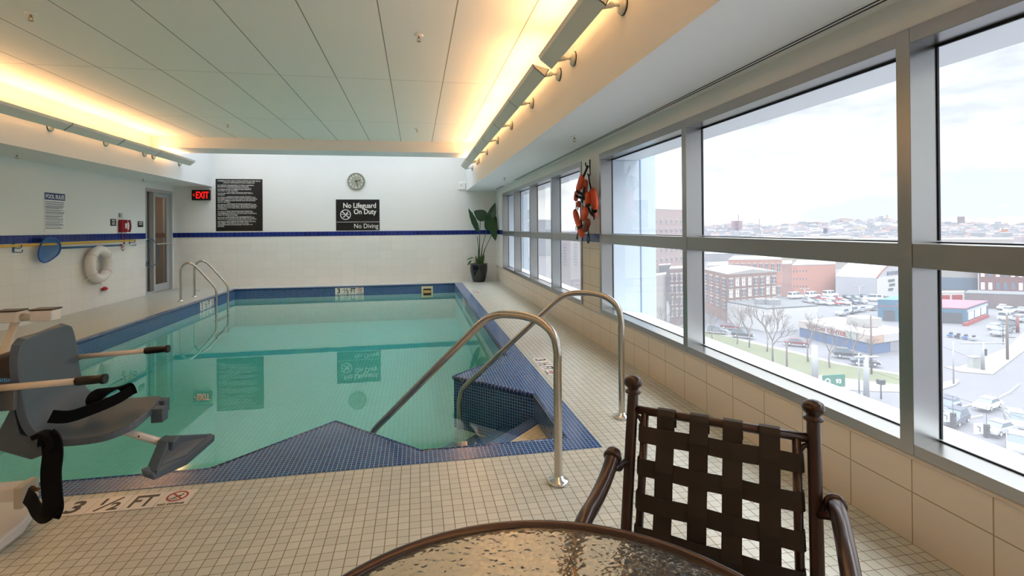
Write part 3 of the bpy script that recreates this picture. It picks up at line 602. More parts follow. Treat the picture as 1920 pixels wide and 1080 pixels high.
M_red = mat('dark_red_plastic', (150, 16, 34), .3)
t = empty('wall_phone', (XL, 10.86, 1.33), 'dark red wall telephone with a coiled cord on the left wall', 'telephone')
q = MB(); q.box((XL, 10.73, 1.345), (XL + .07, 10.93, 1.59)); q.build('phone_body', M_red, t, bevel=.012)
q = MB(); q.tube(smooth_path([(XL + .08, 10.945, 1.58), (XL + .10, 10.95, 1.53), (XL + .105, 10.95, 1.46), (XL + .10, 10.95, 1.40), (XL + .08, 10.945, 1.355)]), [.03, .028, .027, .025, .022, .02, .019, .018, .018, .018, .017, .017, .017, .017, .017, .018, .018, .018, .018, .018, .018, .018, .018, .018, .018, .018, .019, .02, .024, .026, .028, .03, .03], 12); q.build('handset', M_red, t)
q = MB(); q.box((XL + .07, 10.84, 1.42), (XL + .072, 10.9, 1.52)); q.build('number_card', M_white, t)
pts = []
for k in range(150):
    u = k / 149; y = 10.80 + .10 * math.sin(u * PI) * (1 - .4 * u) - .02 * u; z = 1.345 - .30 * math.sin(u * PI * .5); pts.append((XL + .03 + .008 * math.cos(k * 1.2), y + .0 * u, z + .008 * math.sin(k * 1.2)))
for k in range(60):
    u = k / 59; pts.append((XL + .035 + .008 * math.cos(k * 1.2), 10.78 + .14 * u, 1.045 - .10 * math.sin(u * PI) + .30 * u * u + .008 * math.sin(k * 1.2)))
q = MB(); q.tube(pts, .0032, 5); q.build('coiled_cord', M_red, t)
# poles on hooks
M_yel = mat('yellow_pole_paint', (232, 186, 54), .35); M_bluep = mat('blue_pole_paint', (30, 92, 140), .35)
t = empty('rescue_pole', (XL + .07, 8.0, 1.17), 'long yellow rescue pole hung along the left wall under the blue band', 'pole')
q = MB(); q.tube([(XL + .07, 3.4, 1.165), (XL + .07, 11.15, 1.178)], .019, 14); q.build('pole', M_yel, t)
q = MB(); q.tube([(XL + .07, 11.15, 1.178), (XL + .07, 11.62, 1.19)], .015, 12); q.build('pole_sleeve', mat('grey_white_sleeve', (206, 208, 206), .35), t)
q = MB(); hp = [(XL + .07, 11.60, 1.19), (XL + .075, 11.78, 1.20), (XL + .09, 11.97, 1.09), (XL + .095, 12.06, .92), (XL + .095, 12.02, .74), (XL + .09, 11.86, .615), (XL + .08, 11.66, .61), (XL + .075, 11.58, .66), (XL + .075, 11.68, .80), (XL + .075, 11.72, .98), (XL + .075, 11.66, 1.12), (XL + .07, 11.60, 1.185)]
q.tube(smooth_path(hp, 8), .009, 8); q.build('rescue_hook', M_bluep, t)
t = empty('leaf_skimmer_net', (XL + .1, 9.9, 1.1), 'blue leaf net on a blue pole hung on the left wall', 'pool net')
q = MB(); q.tube([(XL + .085, 9.0, 1.108), (XL + .085, 10.62, 1.098)], .017, 12); q.build('pole', M_bluep, t)
q = MB(); q.tube([(XL + .085, 10.62, 1.098), (XL + .085, 10.68, 1.098)], .021, 12); q.build('pole_lock', mat('dark_red_lock', (120, 50, 44), .4), t)
q = MB(); q.tube([(XL + .085, 10.68, 1.098), (XL + .085, 11.12, 1.092)], .013, 12); q.build('pole_tip', mat('grey_white_sleeve', (206, 208, 206), .35), t)
fr = [(9.0, 1.10), (8.98, 1.18), (8.90, 1.245), (8.78, 1.27), (8.66, 1.25), (8.57, 1.16), (8.53, 1.04), (8.55, .95), (8.63, .905), (8.72, .91), (8.85, .96), (8.95, 1.02)]
lp_ = [(XL + .10, a, b) for a, b in fr]; lp2 = smooth_path(lp_ + [lp_[0]], 6)
q = MB(); q.tube(lp2[:-1], .011, 8, closed=True); q.build('net_frame', mat('blue_net_frame', (26, 82, 168), .35), t)
M_net = bpy.data.materials.new('blue_mesh_net'); M_net.use_nodes = True; b_ = M_net.node_tree.nodes['Principled BSDF']; b_.inputs['Base Color'].default_value = lin((28, 104, 170)); b_.inputs['Roughness'].default_value = .6; b_.inputs['Alpha'].default_value = .82
q = MB(); cc = Vector((XL + .05, 8.76, 1.07)); n_ = len(lp2) - 1; R1 = [q.bm.verts.new(p) for p in lp2[:-1]]; R2 = [q.bm.verts.new(cc + (p - cc) * .75 + Vector((-.012, 0, 0))) for p in lp2[:-1]]; R3 = [q.bm.verts.new(cc + (p - cc) * .4 + Vector((-.02, 0, 0))) for p in lp2[:-1]]; cv = q.bm.verts.new(cc + Vector((-.0, 0, 0)))
for j in range(n_):
    k = (j + 1) % n_; 
    for A_, B_ in ((R1, R2), (R2, R3)): f_ = q.bm.faces.new([A_[j], A_[k], B_[k], B_[j]]); f_.smooth = True
    f_ = q.bm.faces.new([R3[j], R3[k], cv]); f_.smooth = True
q.build('net_bag', M_net, t)
for k, (y, z, lab) in enumerate(((8.2, 1.165, 'wall hook under the yellow pole at the picture edge'), (11.12, 1.165, 'blue wall hook carrying both poles near the door'))):
    q = MB(); q.box((XL, y - .018, z - .09), (XL + .006, y + .018, z + .05)); q.tube(smooth_path([(XL + .004, y, z - .02), (XL + .06, y, z - .03), (XL + .1, y, z - .02), (XL + .105, y, z + .02)], 5), .006, 8); q.tube(smooth_path([(XL + .004, y, z - .085), (XL + .07, y, z - .09), (XL + .11, y, z - .085), (XL + .115, y, z - .05)], 5), .006, 8); tag(q.build('pole_hook', M_bluep), lab, 'hook')
# life ring
yc_, zc_ = 9.965, .782
t = empty('life_ring', (XL + .08, yc_, zc_), 'white life ring with a rope hung on the left wall', 'life ring')
q = MB(); q.tube([(XL + .105, yc_ + .255 * math.cos(a * PI / 24), zc_ + .255 * math.sin(a * PI / 24)) for a in range(48)], .078, 18, closed=True); q.build('ring_body', mat('worn_white_foam', (238, 234, 228), .55, noise=.08, nscale=8), t)
for a in (35, 145, 215, 325):
    ar = math.radians(a); cx_, cz_ = yc_ + .255 * math.cos(ar), zc_ + .255 * math.sin(ar); rd = Vector((0, math.cos(ar), math.sin(ar))); tg = Vector((0, -math.sin(ar), math.cos(ar)))
    q = MB(); c0 = Vector((XL + .105, cx_, cz_)); q.tube([c0 + (Vector((1, 0, 0)) * math.cos(k * PI / 10) + rd * math.sin(k * PI / 10)) * .081 for k in range(20)], .006, 6, closed=True); q.build('ring_band', mat('pale_band', (214, 206, 206), .5), t)
random.seed(7); q = MB()
rp = [(XL + .10, 9.93, .99), (XL + .16, 9.98, 1.06), (XL + .165, 10.02, 1.02), (XL + .09, 9.96, .92), (XL + .06, 9.90, .84), (XL + .06, 9.96, .70), (XL + .06, 10.02, .62), (XL + .05, 9.92, .56), (XL + .16, 9.78, .62), (XL + .14, 9.68, .58), (XL + .06, 9.60, .50)]
q.tube(smooth_path(rp, 8), .006, 6)
cp_ = [(XL + .05 + .02 * random.random(), 9.88 + .2 * random.random() + k * .006, .42 + .08 * random.random()) for k in range(26)]
q.tube(smooth_path([(XL + .05, 9.80, .62), (XL + .05, 9.82, .44)] + cp_ + [(XL + .05, 10.12, .40), (XL + .05, 10.2, .36)], 5), .0055, 6); q.build('rope', mat('white_rope', (226, 222, 212), .8), t)
t = empty('float_ball', (XL + .05, 10.21, .25), 'red and white float ball hanging below the life ring', 'float')
q = MB(); q.lathe([(.001, .052), (.03, .042), (.046, .024), (.052, 0)], (XL + .055, 10.21, .305), 18, axis=(0, -.35, .93)); q.build('float_cap', mat('bright_red_plastic', (204, 22, 36), .3), t)
q = MB(); q.lathe([(.052, 0), (.046, -.024), (.03, -.042), (.001, -.052)], (XL + .055, 10.21, .305), 18, axis=(0, -.35, .93)); q.build('float_base', M_white, t)
# ================================================================== POTTED PLANT
YP = 12.6
t = empty('potted_plant', (1.59, YP, 0), 'tall leafy plant in a glossy black pot in the far right corner', 'plant')
q = MB(); q.lathe([(.15, 0), (.155, .01), (.19, .12), (.222, .27), (.228, .36), (.222, .42), (.226, .435), (.236, .45), (.236, .462), (.215, .462), (.205, .43)], (1.575, YP, .001), 40); q.build('pot', mat('glossy_black_ceramic', (16, 13, 18), .12, coat=.6), t)
q = MB(); q.lathe([(.206, .40), (.206, .42), (.1, .428)], (1.575, YP, 0), 24); q.build('soil', mat('dark_soil', (40, 30, 22), .9), t)
M_leaf = mat('dark_green_leaf', (44, 82, 42), .38, noise=.25, nscale=6); M_stem = mat('green_stem', (60, 84, 40), .5); M_young = mat('young_green_leaf', (66, 100, 46), .4)
def leaf(base, tip, wid, nrm, droop=.04, mtl=None, curl=.12):
    b_, e_ = Vector(base), Vector(tip); ax = (e_ - b_); L_ = ax.length; ax.normalize(); nn_ = Vector(nrm); nn_ = (nn_ - ax * nn_.dot(ax)).normalized(); sd_ = ax.cross(nn_)
    def P(u, v):
        w_ = wid * math.sin(PI * min(1, (v * .97 + .03)) ** .75) ** .8; s_ = (u - .5)
        return b_ + ax * L_ * v + sd_ * w_ * s_ * 1.0 - nn_ * (droop * v * v) + nn_ * curl * abs(s_) * wid * 2 * .5 + nn_ * .006 * math.sin(v * 26) * abs(s_) * 2
    q = MB(); q.surf(P, 8, 18, .003); return q.build('leaf', mtl or M_leaf, t)
B0 = Vector((1.60, YP, .44))
stems = [((1.54, YP - .03, 1.16), (.02, 0, 0)), ((1.625, YP, 1.62), (.0, 0, 0)), ((1.80, YP + .02, 1.36), (-.03, 0, 0)), ((1.93, YP - .05, 1.22), (-.05, 0, 0))]
for i, (tp, bend) in enumerate(stems):
    b0 = B0 + Vector(((i - 1.5) * .03, (i % 2) * .04 - .02, 0)); tp = Vector(tp); mid = (b0 + tp) / 2 + Vector(bend)
    P_ = smooth_path([b0, mid, tp], 10); q = MB(); q.tube(P_, [.024 - .016 * min(1, k / 12) for k in range(len(P_))], 8); q.build('stem', M_stem, t)
leaf((1.56, YP - .03, 1.28), (1.33, YP - .06, 1.87), .17, (.35, -.9, .2), .03)
leaf((1.78, YP, 1.62), (1.46, YP - .08, 1.80), .30, (.1, -.95, -.15), .02); 
leaf((1.80, YP + .02, 1.32), (2.02, YP + .02, 2.02), .28, (-.55, -.85, 0), .02)
leaf((1.90, YP - .06, 1.66), (2.00, YP - .12, 1.04), .24, (-.3, -.95, .1), -.01); leaf((1.98, YP - .02, 1.25), (2.035, YP - .04, 1.68), .14, (.5, -.8, 0), .01)
for (bx, tpz) in ((-.05, (-.09, .24)), (.03, (.03, .32)), (.0, (-.02, .28)), (.06, (.10, .26))):
    leaf((1.60 + bx, YP, .43), (1.60 + bx + tpz[0] * .6, YP - .02, .43 + tpz[1]), .06, (0, -1, .2), 0, M_young)
q = MB(); q.tube(smooth_path([(1.53, YP - .05, .43), (1.47, YP - .08, .56), (1.42, YP - .1, .62)], 6), .006, 6); q.tube(smooth_path([(1.52, YP - .05, .43), (1.44, YP - .1, .53), (1.36, YP - .1, .545)], 6), .006, 6); q.build('stem', M_young, t)
leaf((1.42, YP - .10, .62), (1.25, YP - .12, .59), .07, (0, -.4, .9), .03, M_young); leaf((1.37, YP - .10, .545), (1.27, YP - .12, .44), .06, (0, -.6, .7), .03, M_young)
# ================================================================== LIFE JACKETS
M_or = mat('orange_nylon', (226, 84, 34), .55, bump=.3, nscale=40); M_or2 = mat('faded_red_nylon', (206, 88, 70), .6, bump=.3, nscale=40); M_web = mat('black_webbing', (5, 5, 6), .8, spec=.2)
XJ = 1.985
def panel(a, b, wid, par, mtl, X0=XJ, th=.05, X1=None, name='foam_panel', bowx=0):
    wid *= 1.25; A_, B_ = at(*a, X=X0), at(*b, X=X1 or X0); ax = B_ - A_; L_ = ax.length; ax.normalize(); sd_ = Vector((0, -ax.z, ax.y)); 
    sd_ = sd_.normalized(); nn_ = ax.cross(sd_); q = MB(); rings = []
    n, m_ = 16, 14
    for i in range(n + 1):
        u = i / n; e = (1 - abs(2 * u - 1) ** 5) ** .5 if 0 < u < 1 else .02; e = max(e, .06)
        c_ = A_ + ax * L_ * u + sd_ * bowx * math.sin(u * PI); rings.append([q.bm.verts.new(c_ + sd_ * wid / 2 * e * math.copysign(abs(math.cos(k * 2 * PI / m_)) ** .7, math.cos(k * 2 * PI / m_)) + nn_ * th / 2 * e * math.copysign(abs(math.sin(k * 2 * PI / m_)) ** .7, math.sin(k * 2 * PI / m_))) for k in range(m_)])
    for R_, S_ in zip(rings, rings[1:]):
        for k in range(m_): f_ = q.bm.faces.new([R_[k], R_[(k + 1) % m_], S_[(k + 1) % m_], S_[k]]); f_.smooth = True
    q.bm.faces.new(rings[0][::-1]); q.bm.faces.new(rings[-1]); return q.build(name, mtl, par)
def strap(pp, par, wid=.025, X0=XJ - .03, name='strap', mtl=None):
    q = MB(); q.ribbon(smooth_path([at(x, y, X=X0 + (o[0] if o else 0)) for x, y, *o in pp], 5), wid, .004, (0, .97, .25)); return q.build(name, mtl or M_web, par)
def buckle(x, y, par, s_=.03, X0=XJ - .045, mtl=None):
    c_ = at(x, y, X=X0); q = MB(); q.box((c_.x - .006, c_.y - s_, c_.z - s_ * .7), (c_.x + .006, c_.y + s_, c_.z + s_ * .7)); return q.build('buckle', mtl or M_white, par, bevel=.004)
t = empty('wall_hook', tuple(at(1106, 325, X=XR)), 'dark metal wall hook above the life jackets on the pier', 'hook')
q = MB(); p = lambda x, y, X_: tuple(at(x, y, X=X_))
q.tube(smooth_path([p(1106, 299, XR - .006), p(1106, 312, XR - .006), p(1106.5, 326, XR - .006), p(1104, 330, XR - .05), p(1102, 326, XR - .08)], 6), .008, 8); q.tube(smooth_path([p(1106, 310, XR - .01), p(1101, 314, XR - .06), p(1098, 309, XR - .1), p(1098, 305, XR - .1)], 6), .007, 8); q.build('hook_wire', M_black, t)
J = empty('life_jacket', tuple(at(1089, 374, X=XJ)), 'uppermost orange life jacket at the left of the bundle hung beside the near windows', 'life jacket', 'life jackets hung on the pier')
panel((1093, 329), (1083, 362), .088, J, M_or, XJ - .03, .06); panel((1099, 336), (1096, 367), .062, J, M_or2, XJ, .05); panel((1082, 358), (1079, 377), .06, J, M_or2, XJ - .02, .05)
strap([(1102, 311), (1097, 324), (1094, 331)], J, .045); strap([(1081, 358), (1087, 362), (1093, 364)], J, .03, XJ - .065); strap([(1079, 367), (1086, 370), (1094, 372)], J, .03, XJ - .065); strap([(1096, 350), (1094, 362), (1091, 380)], J, .06, XJ - .07); buckle(1087, 366, J); buckle(1094, 372, J, .035, mtl=M_black); buckle(1090, 358, J, .02)
J = empty('life_jacket', tuple(at(1112, 404, X=XJ)), 'bright orange life jacket at the right of the bundle on the window pier', 'life jacket', 'life jackets hung on the pier')
panel((1109, 353), (1116, 396), .105, J, M_or, XJ + .02, .07, bowx=-.02); panel((1102, 359), (1102, 388), .07, J, M_or, XJ - .03, .06); panel((1111, 396), (1117, 405), .06, J, M_or2, XJ, .05)
strap([(1104, 328), (1105, 340), (1108, 354)], J, .04); strap([(1109, 392), (1113, 397), (1119, 395)], J, .035, XJ - .03); strap([(1102, 386), (1107, 398), (1114, 404)], J, .045, XJ - .06); strap([(1113, 402), (1114, 412)], J, .03); buckle(1107, 398, J, .03, mtl=M_white); buckle(1112, 402, J, .03, mtl=M_black)
J = empty('life_jacket', tuple(at(1098, 415, X=XJ)), 'creased orange life jacket in the middle of the hanging bundle', 'life jacket', 'life jackets hung on the pier')
panel((1101, 388), (1093, 413), .085, J, M_or, XJ - .035, .06); panel((1086, 378), (1083, 388), .05, J, M_or2, XJ - .02, .05); panel((1090, 386), (1095, 400), .06, J, mat('pale_pink_nylon', (222, 150, 138), .6), XJ - .02, .04); panel((1104, 412), (1095, 434), .07, J, mat('dark_reflection_patch', (112, 42, 26), .45), XJ - .03, .07)  # the last, dark panel stands in for a reflection
strap([(1098, 386), (1103, 385), (1107, 384)], J, .035, XJ - .07); strap([(1088, 380), (1088, 395), (1089, 408), (1090, 422)], J, .018, XJ - .06); strap([(1080, 378), (1080, 388), (1079, 395)], J, .016, XJ - .02); buckle(1083, 391, J, .03); buckle(1088, 410, J, .018)
J = empty('life_jacket', tuple(at(1084, 444, X=XJ)), 'lowest orange life jacket of the bundle with straps dangling below', 'life jacket', 'life jackets hung on the pier')
panel((1077, 393), (1089, 430), .075, J, M_or, XJ - .01, .06, bowx=.01); panel((1085, 424), (1093, 443), .08, J, M_or, XJ - .04, .06)
strap([(1083, 427), (1088, 426), (1092, 422)], J, .03, XJ - .07); strap([(1085, 434), (1083, 440), (1082, 447)], J, .035); strap([(1102, 424), (1104, 438), (1105, 450), (1103, 455), (1101, 450), (1103, 436)], J, .022, XJ - .06); strap([(1080, 424), (1080, 432)], J, .02, XJ); buckle(1082, 446, J, .03, mtl=M_black)
# ================================================================== CHAIR
M_br = mat('bronze_brown_metal', (62, 40, 30), .28, metal=.35, noise=.15, nscale=30, coat=.3); M_strap = mat('dark_brown_vinyl_strap', (40, 33, 25), .5)
PLc, PRc = Vector((.66, 1.442, 0)), Vector((1.029, 1.147, 0)); Wd = (PRc - PLc).normalized(); Fd = Vector((-.62444, -.78108, 0)); MID = (PLc + PRc) / 2
ch = empty('patio_chair', tuple(MID), 'bronze metal patio chair with a woven dark strap back behind the round table', 'chair')
def K(w_, f_, z_): return MID + Wd * w_ + Fd * f_ + Vector((0, 0, z_))
hw = .236
backf = lambda z_: .10 - (z_ - .50) * .255 if z_ > .4 else .125 - (.4 - z_) * .35   # backrest plane leans back
for sgn in (-1, 1):
    q = MB(); zz = [0, .1, .2, .3, .4, .5, .6, .7, .8, .862]; q.tube(smooth_path([K(sgn * hw, backf(z_), z_) for z_ in zz], 3), .0165, 18); q.build('back_post', M_br, ch)
    q = MB(); q.lathe([(.0165, 0), (.024, .003), (.0245, .008), (.017, .012), (.0175, .018), (.026, .026), (.0275, .036), (.024, .046), (.012, .053), (.002, .055)], K(sgn * hw, backf(.862), .855), 24); q.build('finial', M_br, ch)
    arm = [(sgn * (hw + o_), f_, z_) for o_, f_, z_ in ([(.030, .134, .703), (.030, .177, .680), (.030, .237, .663), (.030, .305, .653), (.031, .371, .648), (.032, .43, .625), (.034, .465, .56), (.036, .475, .40), (.04, .49, .2), (.04, .51, 0)] if sgn < 0 else [(.042, .055, .668), (.044, .124, .674), (.045, .205, .668), (.045, .267, .662), (.045, .33, .650), (.045, .40, .63), (.045, .45, .58), (.045, .47, .42), (.045, .49, .2), (.045, .51, 0)])]
    q = MB(); P_ = smooth_path([K(*a) for a in arm], 6); q.tube(P_, .0195, 18); q.build('armrest', M_br, ch)
    q = MB(); q.lathe([(.0195, -.006), (.026, -.002), (.026, .006), (.021, .010), (.022, .016), (.018, .024), (.002, .028)], K(*arm[0]), 22, axis=(P_[0] - P_[3])); q.build('arm_cap', M_br, ch)
    q = MB(); q.ball(K(sgn * (hw + .018), arm[0][1] - .02, arm[0][2] - .03), .015); q.tube([K(sgn * hw, backf(arm[0][2] - .03), arm[0][2] - .03), K(*arm[1])], .010, 10); q.build('arm_joint', M_br, ch)
ZT = .812
q = MB(); q.tube([K(-hw, backf(ZT), ZT), K(hw, backf(ZT), ZT)], .0125, 16); q.build('top_rail', M_br, ch)
for sgn in (-1, 1):
    q = MB(); q.tube([K(sgn * .197, backf(ZT), ZT), K(sgn * .198, backf(.6), .6), K(sgn * .2, backf(.40), .40)], .0115, 14); q.build('side_tube', M_br, ch)
    q = MB(); q.tube(smooth_path([K(sgn * .235, backf(.76), .77), K(sgn * .218, backf(.79), .795), K(sgn * .199, backf(.765), .77)], 5), .006, 8); q.build('corner_brace', M_br, ch)
q = MB(); q.tube([K(-hw, backf(.40), .40), K(hw, backf(.40), .40)], .012, 14); q.build('lower_rail', M_br, ch)
xs_ = [-.134, -.043, .044, .134]; zs_ = [.752, .663, .574, .488, .43]
TH = .0022
for i, x in enumerate(xs_):
    pts = [K(x, backf(ZT) - .012, ZT - .04), K(x, backf(ZT) - .015, ZT), K(x, backf(ZT) - .006, ZT + .0145), K(x, backf(ZT) + .008, ZT + .0135), K(x, backf(ZT) + .016, ZT)]
    for j, z_ in enumerate(zs_):
        s_ = 1 if (i + j) % 2 else -1; pts.append(K(x, backf(z_) + .013 + s_ * .0035, z_))
        if j < len(zs_) - 1: zm = (z_ + zs_[j + 1]) / 2; pts.append(K(x, backf(zm) + .013, zm))
    pts += [K(x, backf(.39) + .016, .395), K(x, backf(.385), .384)]
    q = MB(); q.ribbon(pts, .050, TH, Wd); q.build('vertical_strap', M_strap, ch)
for j, z_ in enumerate(zs_[:5]):
    pts = [K(-.19, backf(z_) - .012, z_), K(-.209, backf(z_) - .008, z_), K(-.212, backf(z_) + .004, z_), K(-.205, backf(z_) + .0135, z_)]
    for i, x in enumerate(xs_):
        s_ = -1 if (i + j) % 2 else 1; pts.append(K(x, backf(z_) + .013 + s_ * .0035, z_))
        if i < 3: xm = (x + xs_[i + 1]) / 2; pts.append(K(xm, backf(z_) + .013, z_))
    pts += [K(.205, backf(z_) + .0135, z_), K(.212, backf(z_) + .004, z_), K(.209, backf(z_) - .008, z_), K(.19, backf(z_) - .012, z_)]
    q = MB(); q.ribbon(pts, .047, TH, (Fd * -.25 + Vector((0, 0, 1)))); q.build('horizontal_strap', M_strap, ch)
sf = MB(); ring = [K(-.235, .12, .40), K(-.235, .46, .415), K(.235, .46, .415), K(.235, .12, .40)]
for a, b in zip(ring, ring[1:] + ring[:1]): sf.tube([a, b], .012, 12)
sf.build('seat_frame', M_br, ch)
for k in range(5):
    f_ = .165 + k * .066; q = MB(); q.ribbon([K(-.235, f_, .416), K(0, f_, .412), K(.235, f_, .416)], .05, TH, Fd); q.build('seat_strap', M_strap, ch)
for k in range(5):
    x = -.17 + k * .085; q = MB(); q.ribbon([K(x, .13, .420), K(x, .29, .417), K(x, .46, .424)], .05, TH, Wd); q.build('seat_strap', M_strap, ch)
# ================================================================== TABLE
TC, TR_ = Vector((.1685, .5977, 0)), .4815
tb = empty('round_patio_table', tuple(TC), 'round patio table with a rippled glass top and bronze rim in the foreground', 'table')
q = MB(); q.tube([(TC.x + TR_ * math.cos(a * PI / 48), TC.y + TR_ * math.sin(a * PI / 48), .706) for a in range(96)], .0135, 14, closed=True); q.build('table_rim', M_br, tb)
M_tg = bpy.data.materials.new('rippled_clear_glass'); M_tg.use_nodes = True; nt_ = M_tg.node_tree; b_ = nt_.nodes['Principled BSDF']; b_.inputs['Base Color'].default_value = lin((236, 226, 208)); b_.inputs['Roughness'].default_value = .06; b_.inputs['IOR'].default_value = 1.5; b_.inputs['Transmission Weight'].default_value = 1
g_ = N(nt_, 'ShaderNodeNewGeometry'); v_ = N(nt_, 'ShaderNodeTexVoronoi', feature='SMOOTH_F1'); v_.inputs['Scale'].default_value = 84; nn1 = N(nt_, 'ShaderNodeTexNoise'); nn1.inputs['Scale'].default_value = 36; nn1.inputs['Detail'].default_value = 2
nt_.links.new(g_.outputs['Position'], nn1.inputs[0]); ad = N(nt_, 'ShaderNodeVectorMath', operation='MULTIPLY_ADD'); nt_.links.new(nn1.outputs['Color'], ad.inputs[0]); ad.inputs[1].default_value = (.02, .02, .02); nt_.links.new(g_.outputs['Position'], ad.inputs[2]); nt_.links.new(ad.outputs[0], v_.inputs[0])
bp_ = N(nt_, 'ShaderNodeBump'); bp_.inputs['Strength'].default_value = .6; bp_.inputs['Distance'].default_value = .003; nt_.links.new(v_.outputs['Distance'], bp_.inputs['Height']); nt_.links.new(bp_.outputs[0], b_.inputs['Normal'])
q = MB(); q.lathe([(TR_ - .012, .704), (TR_ - .012, .712)], TC, 96, smooth=False); q.build('glass_top', M_tg, tb)
for k in range(4):
    a = PI / 4 + k * PI / 2; q = MB(); d_ = Vector((math.cos(a), math.sin(a), 0)); q.tube(smooth_path([TC + d_ * .44 + Vector((0, 0, .695)), TC + d_ * .30 + Vector((0, 0, .60)), TC + d_ * .16 + Vector((0, 0, .35)), TC + d_ * .28 + Vector((0, 0, .12)), TC + d_ * .40 + Vector((0, 0, .0))], 8), .015, 14); q.build('leg', M_br, tb)
q = MB(); q.tube([(TC.x + .17 * math.cos(a * PI / 18), TC.y + .17 * math.sin(a * PI / 18), .36) for a in range(36)], .01, 10, closed=True); q.build('leg_ring', M_br, tb)
# ================================================================== POOL LIFT
M_seat = mat('charcoal_grey_moulded_plastic', (76, 90, 104), .5, bump=.15, nscale=200); M_ltw = mat('white_powder_coat', (232, 230, 226), .3); M_grip = mat('black_foam_grip', (13, 12, 13), .42); M_bolt = mat('rusty_bolt', (120, 86, 50), .5, metal=.7)
lf = empty('pool_lift', (-2.3, 2.6, 0), 'white pool access lift with a charcoal seat hanging at the left pool edge', 'pool lift')
near = [(-1.650, 2.40, .905), (-1.640, 2.40, .80), (-1.625, 2.40, .68), (-1.605, 2.40, .58), (-1.570, 2.40, .522), (-1.50, 2.40, .492), (-1.42, 2.41, .484), (-1.33, 2.42, .490), (-1.25, 2.46, .510)]
far = [(-1.79, 3.0, .885), (-1.782, 3.0, .79), (-1.770, 3.0, .68), (-1.752, 3.0, .58), (-1.715, 3.0, .515), (-1.64, 3.0, .480), (-1.56, 3.0, .468), (-1.46, 3.0, .468), (-1.365, 3.0, .472)]
NP, FP = smooth_path(near, 4), smooth_path(far, 4); NV = len(NP) - 1
def seatP(u, v):
    k = min(v * NV, NV - 1e-6); i = int(k); f_ = k - i; a = NP[i].lerp(NP[i + 1], f_); b = FP[i].lerp(FP[i + 1], f_)
    # rounded corners: pull the edges in near the top of the back and the front of the seat
    e = 1.0
    if v < .16: e = 1 - .30 * (1 - math.sqrt(max(0, 1 - ((.16 - v) / .16) ** 2)))
    if v > .88: e = 1 - .16 * (1 - math.sqrt(max(0, 1 - ((v - .88) / .12) ** 2)))
    uu = .5 + (u - .5) * e; p_ = a.lerp(b, uu)
    dish = .02 * math.sin(PI * u) * (1 if v < .5 else .6)
    return p_ + (Vector((-dish, 0, 0)) if v < .45 else Vector((0, 0, -dish)))
q = MB(); q.surf(seatP, 22, 34, -.030); q.build('seat_shell', M_seat, lf, bevel=.004)
# hollow side wing and under-seat casing
def hull(pts_a, pts_b, mb_): n_ = len(pts_a); mb_._add(list(pts_a) + list(pts_b), [tuple(range(n_ - 1, -1, -1)), tuple(range(n_, 2 * n_))] + [(i, (i + 1) % n_, (i + 1) % n_ + n_, i + n_) for i in range(n_)]); return mb_
q = MB(); hull([(-1.675, 2.44, .86), (-1.81, 2.50, .83), (-1.82, 2.48, .74), (-1.66, 2.43, .74)], [(-1.81, 2.96, .84), (-1.92, 2.90, .80), (-1.93, 2.90, .74), (-1.80, 2.96, .74)], q); q.build('back_casing', mat('dark_brown_grey_casing', (44, 38, 36), .55), lf, bevel=.02, seg=3)
q = MB(); hull([(-1.66, 2.405, .66), (-1.655, 2.405, .60), (-1.64, 2.405, .52), (-1.58, 2.405, .50), (-1.53, 2.405, .468), (-1.555, 2.405, .425), (-1.60, 2.405, .408), (-1.76, 2.42, .465)], [(-1.80, 2.95, .66), (-1.79, 2.95, .60), (-1.78, 2.95, .52), (-1.70, 2.95, .49), (-1.60, 2.95, .45), (-1.62, 2.95, .42), (-1.66, 2.95, .40), (-1.85, 2.95, .46)], q); q.build('lower_casing', M_seat, lf, bevel=.008)
for k, (x, y) in enumerate(((-1.29, 2.80), (-1.34, 2.93))):
    q = MB(); q.box((x - .03, y - .03, .40), (x + .025, y + .03, .47)); q.build('seat_rib', M_seat, lf, bevel=.004)
# arms with grips
for a, b, e in ((Vector((-1.74, 2.36, .728)), Vector((-1.403, 2.36, .742)), Vector((-1.293, 2.36, .746))), (Vector((-1.85, 3.02, .692)), Vector((-1.463, 3.02, .712)), Vector((-1.345, 3.02, .718)))):
    q = MB(); q.tube([a, b], .0135, 16); ar_ = q.build('armrest', mat('ivory_arm_tube', (226, 212, 192), .35), lf)
    q = MB(); q.tube([b - (b - a) * .0, b.lerp(e, .1), b.lerp(e, .5), b.lerp(e, .85), b.lerp(e, .87), b.lerp(e, 1.0)], [.0175, .019, .0185, .0175, .021, .0205], 18); q.build('grip', M_grip, ar_)
q = MB(); q.box((-1.76, 2.345, .60), (-1.69, 2.375, .755)); q.box((-1.775, 2.375, .63), (-1.64, 2.42, .74)); q.build('arm_bracket', mat('slate_grey_bracket', (92, 96, 100), .4), lf, bevel=.004); q = MB(); q.box((-1.84, 3.005, .66), (-1.79, 3.03, .76)); q.box((-1.86, 2.98, .66), (-1.79, 3.01, .75)); q.build('arm_bracket', M_seat, lf, bevel=.004)
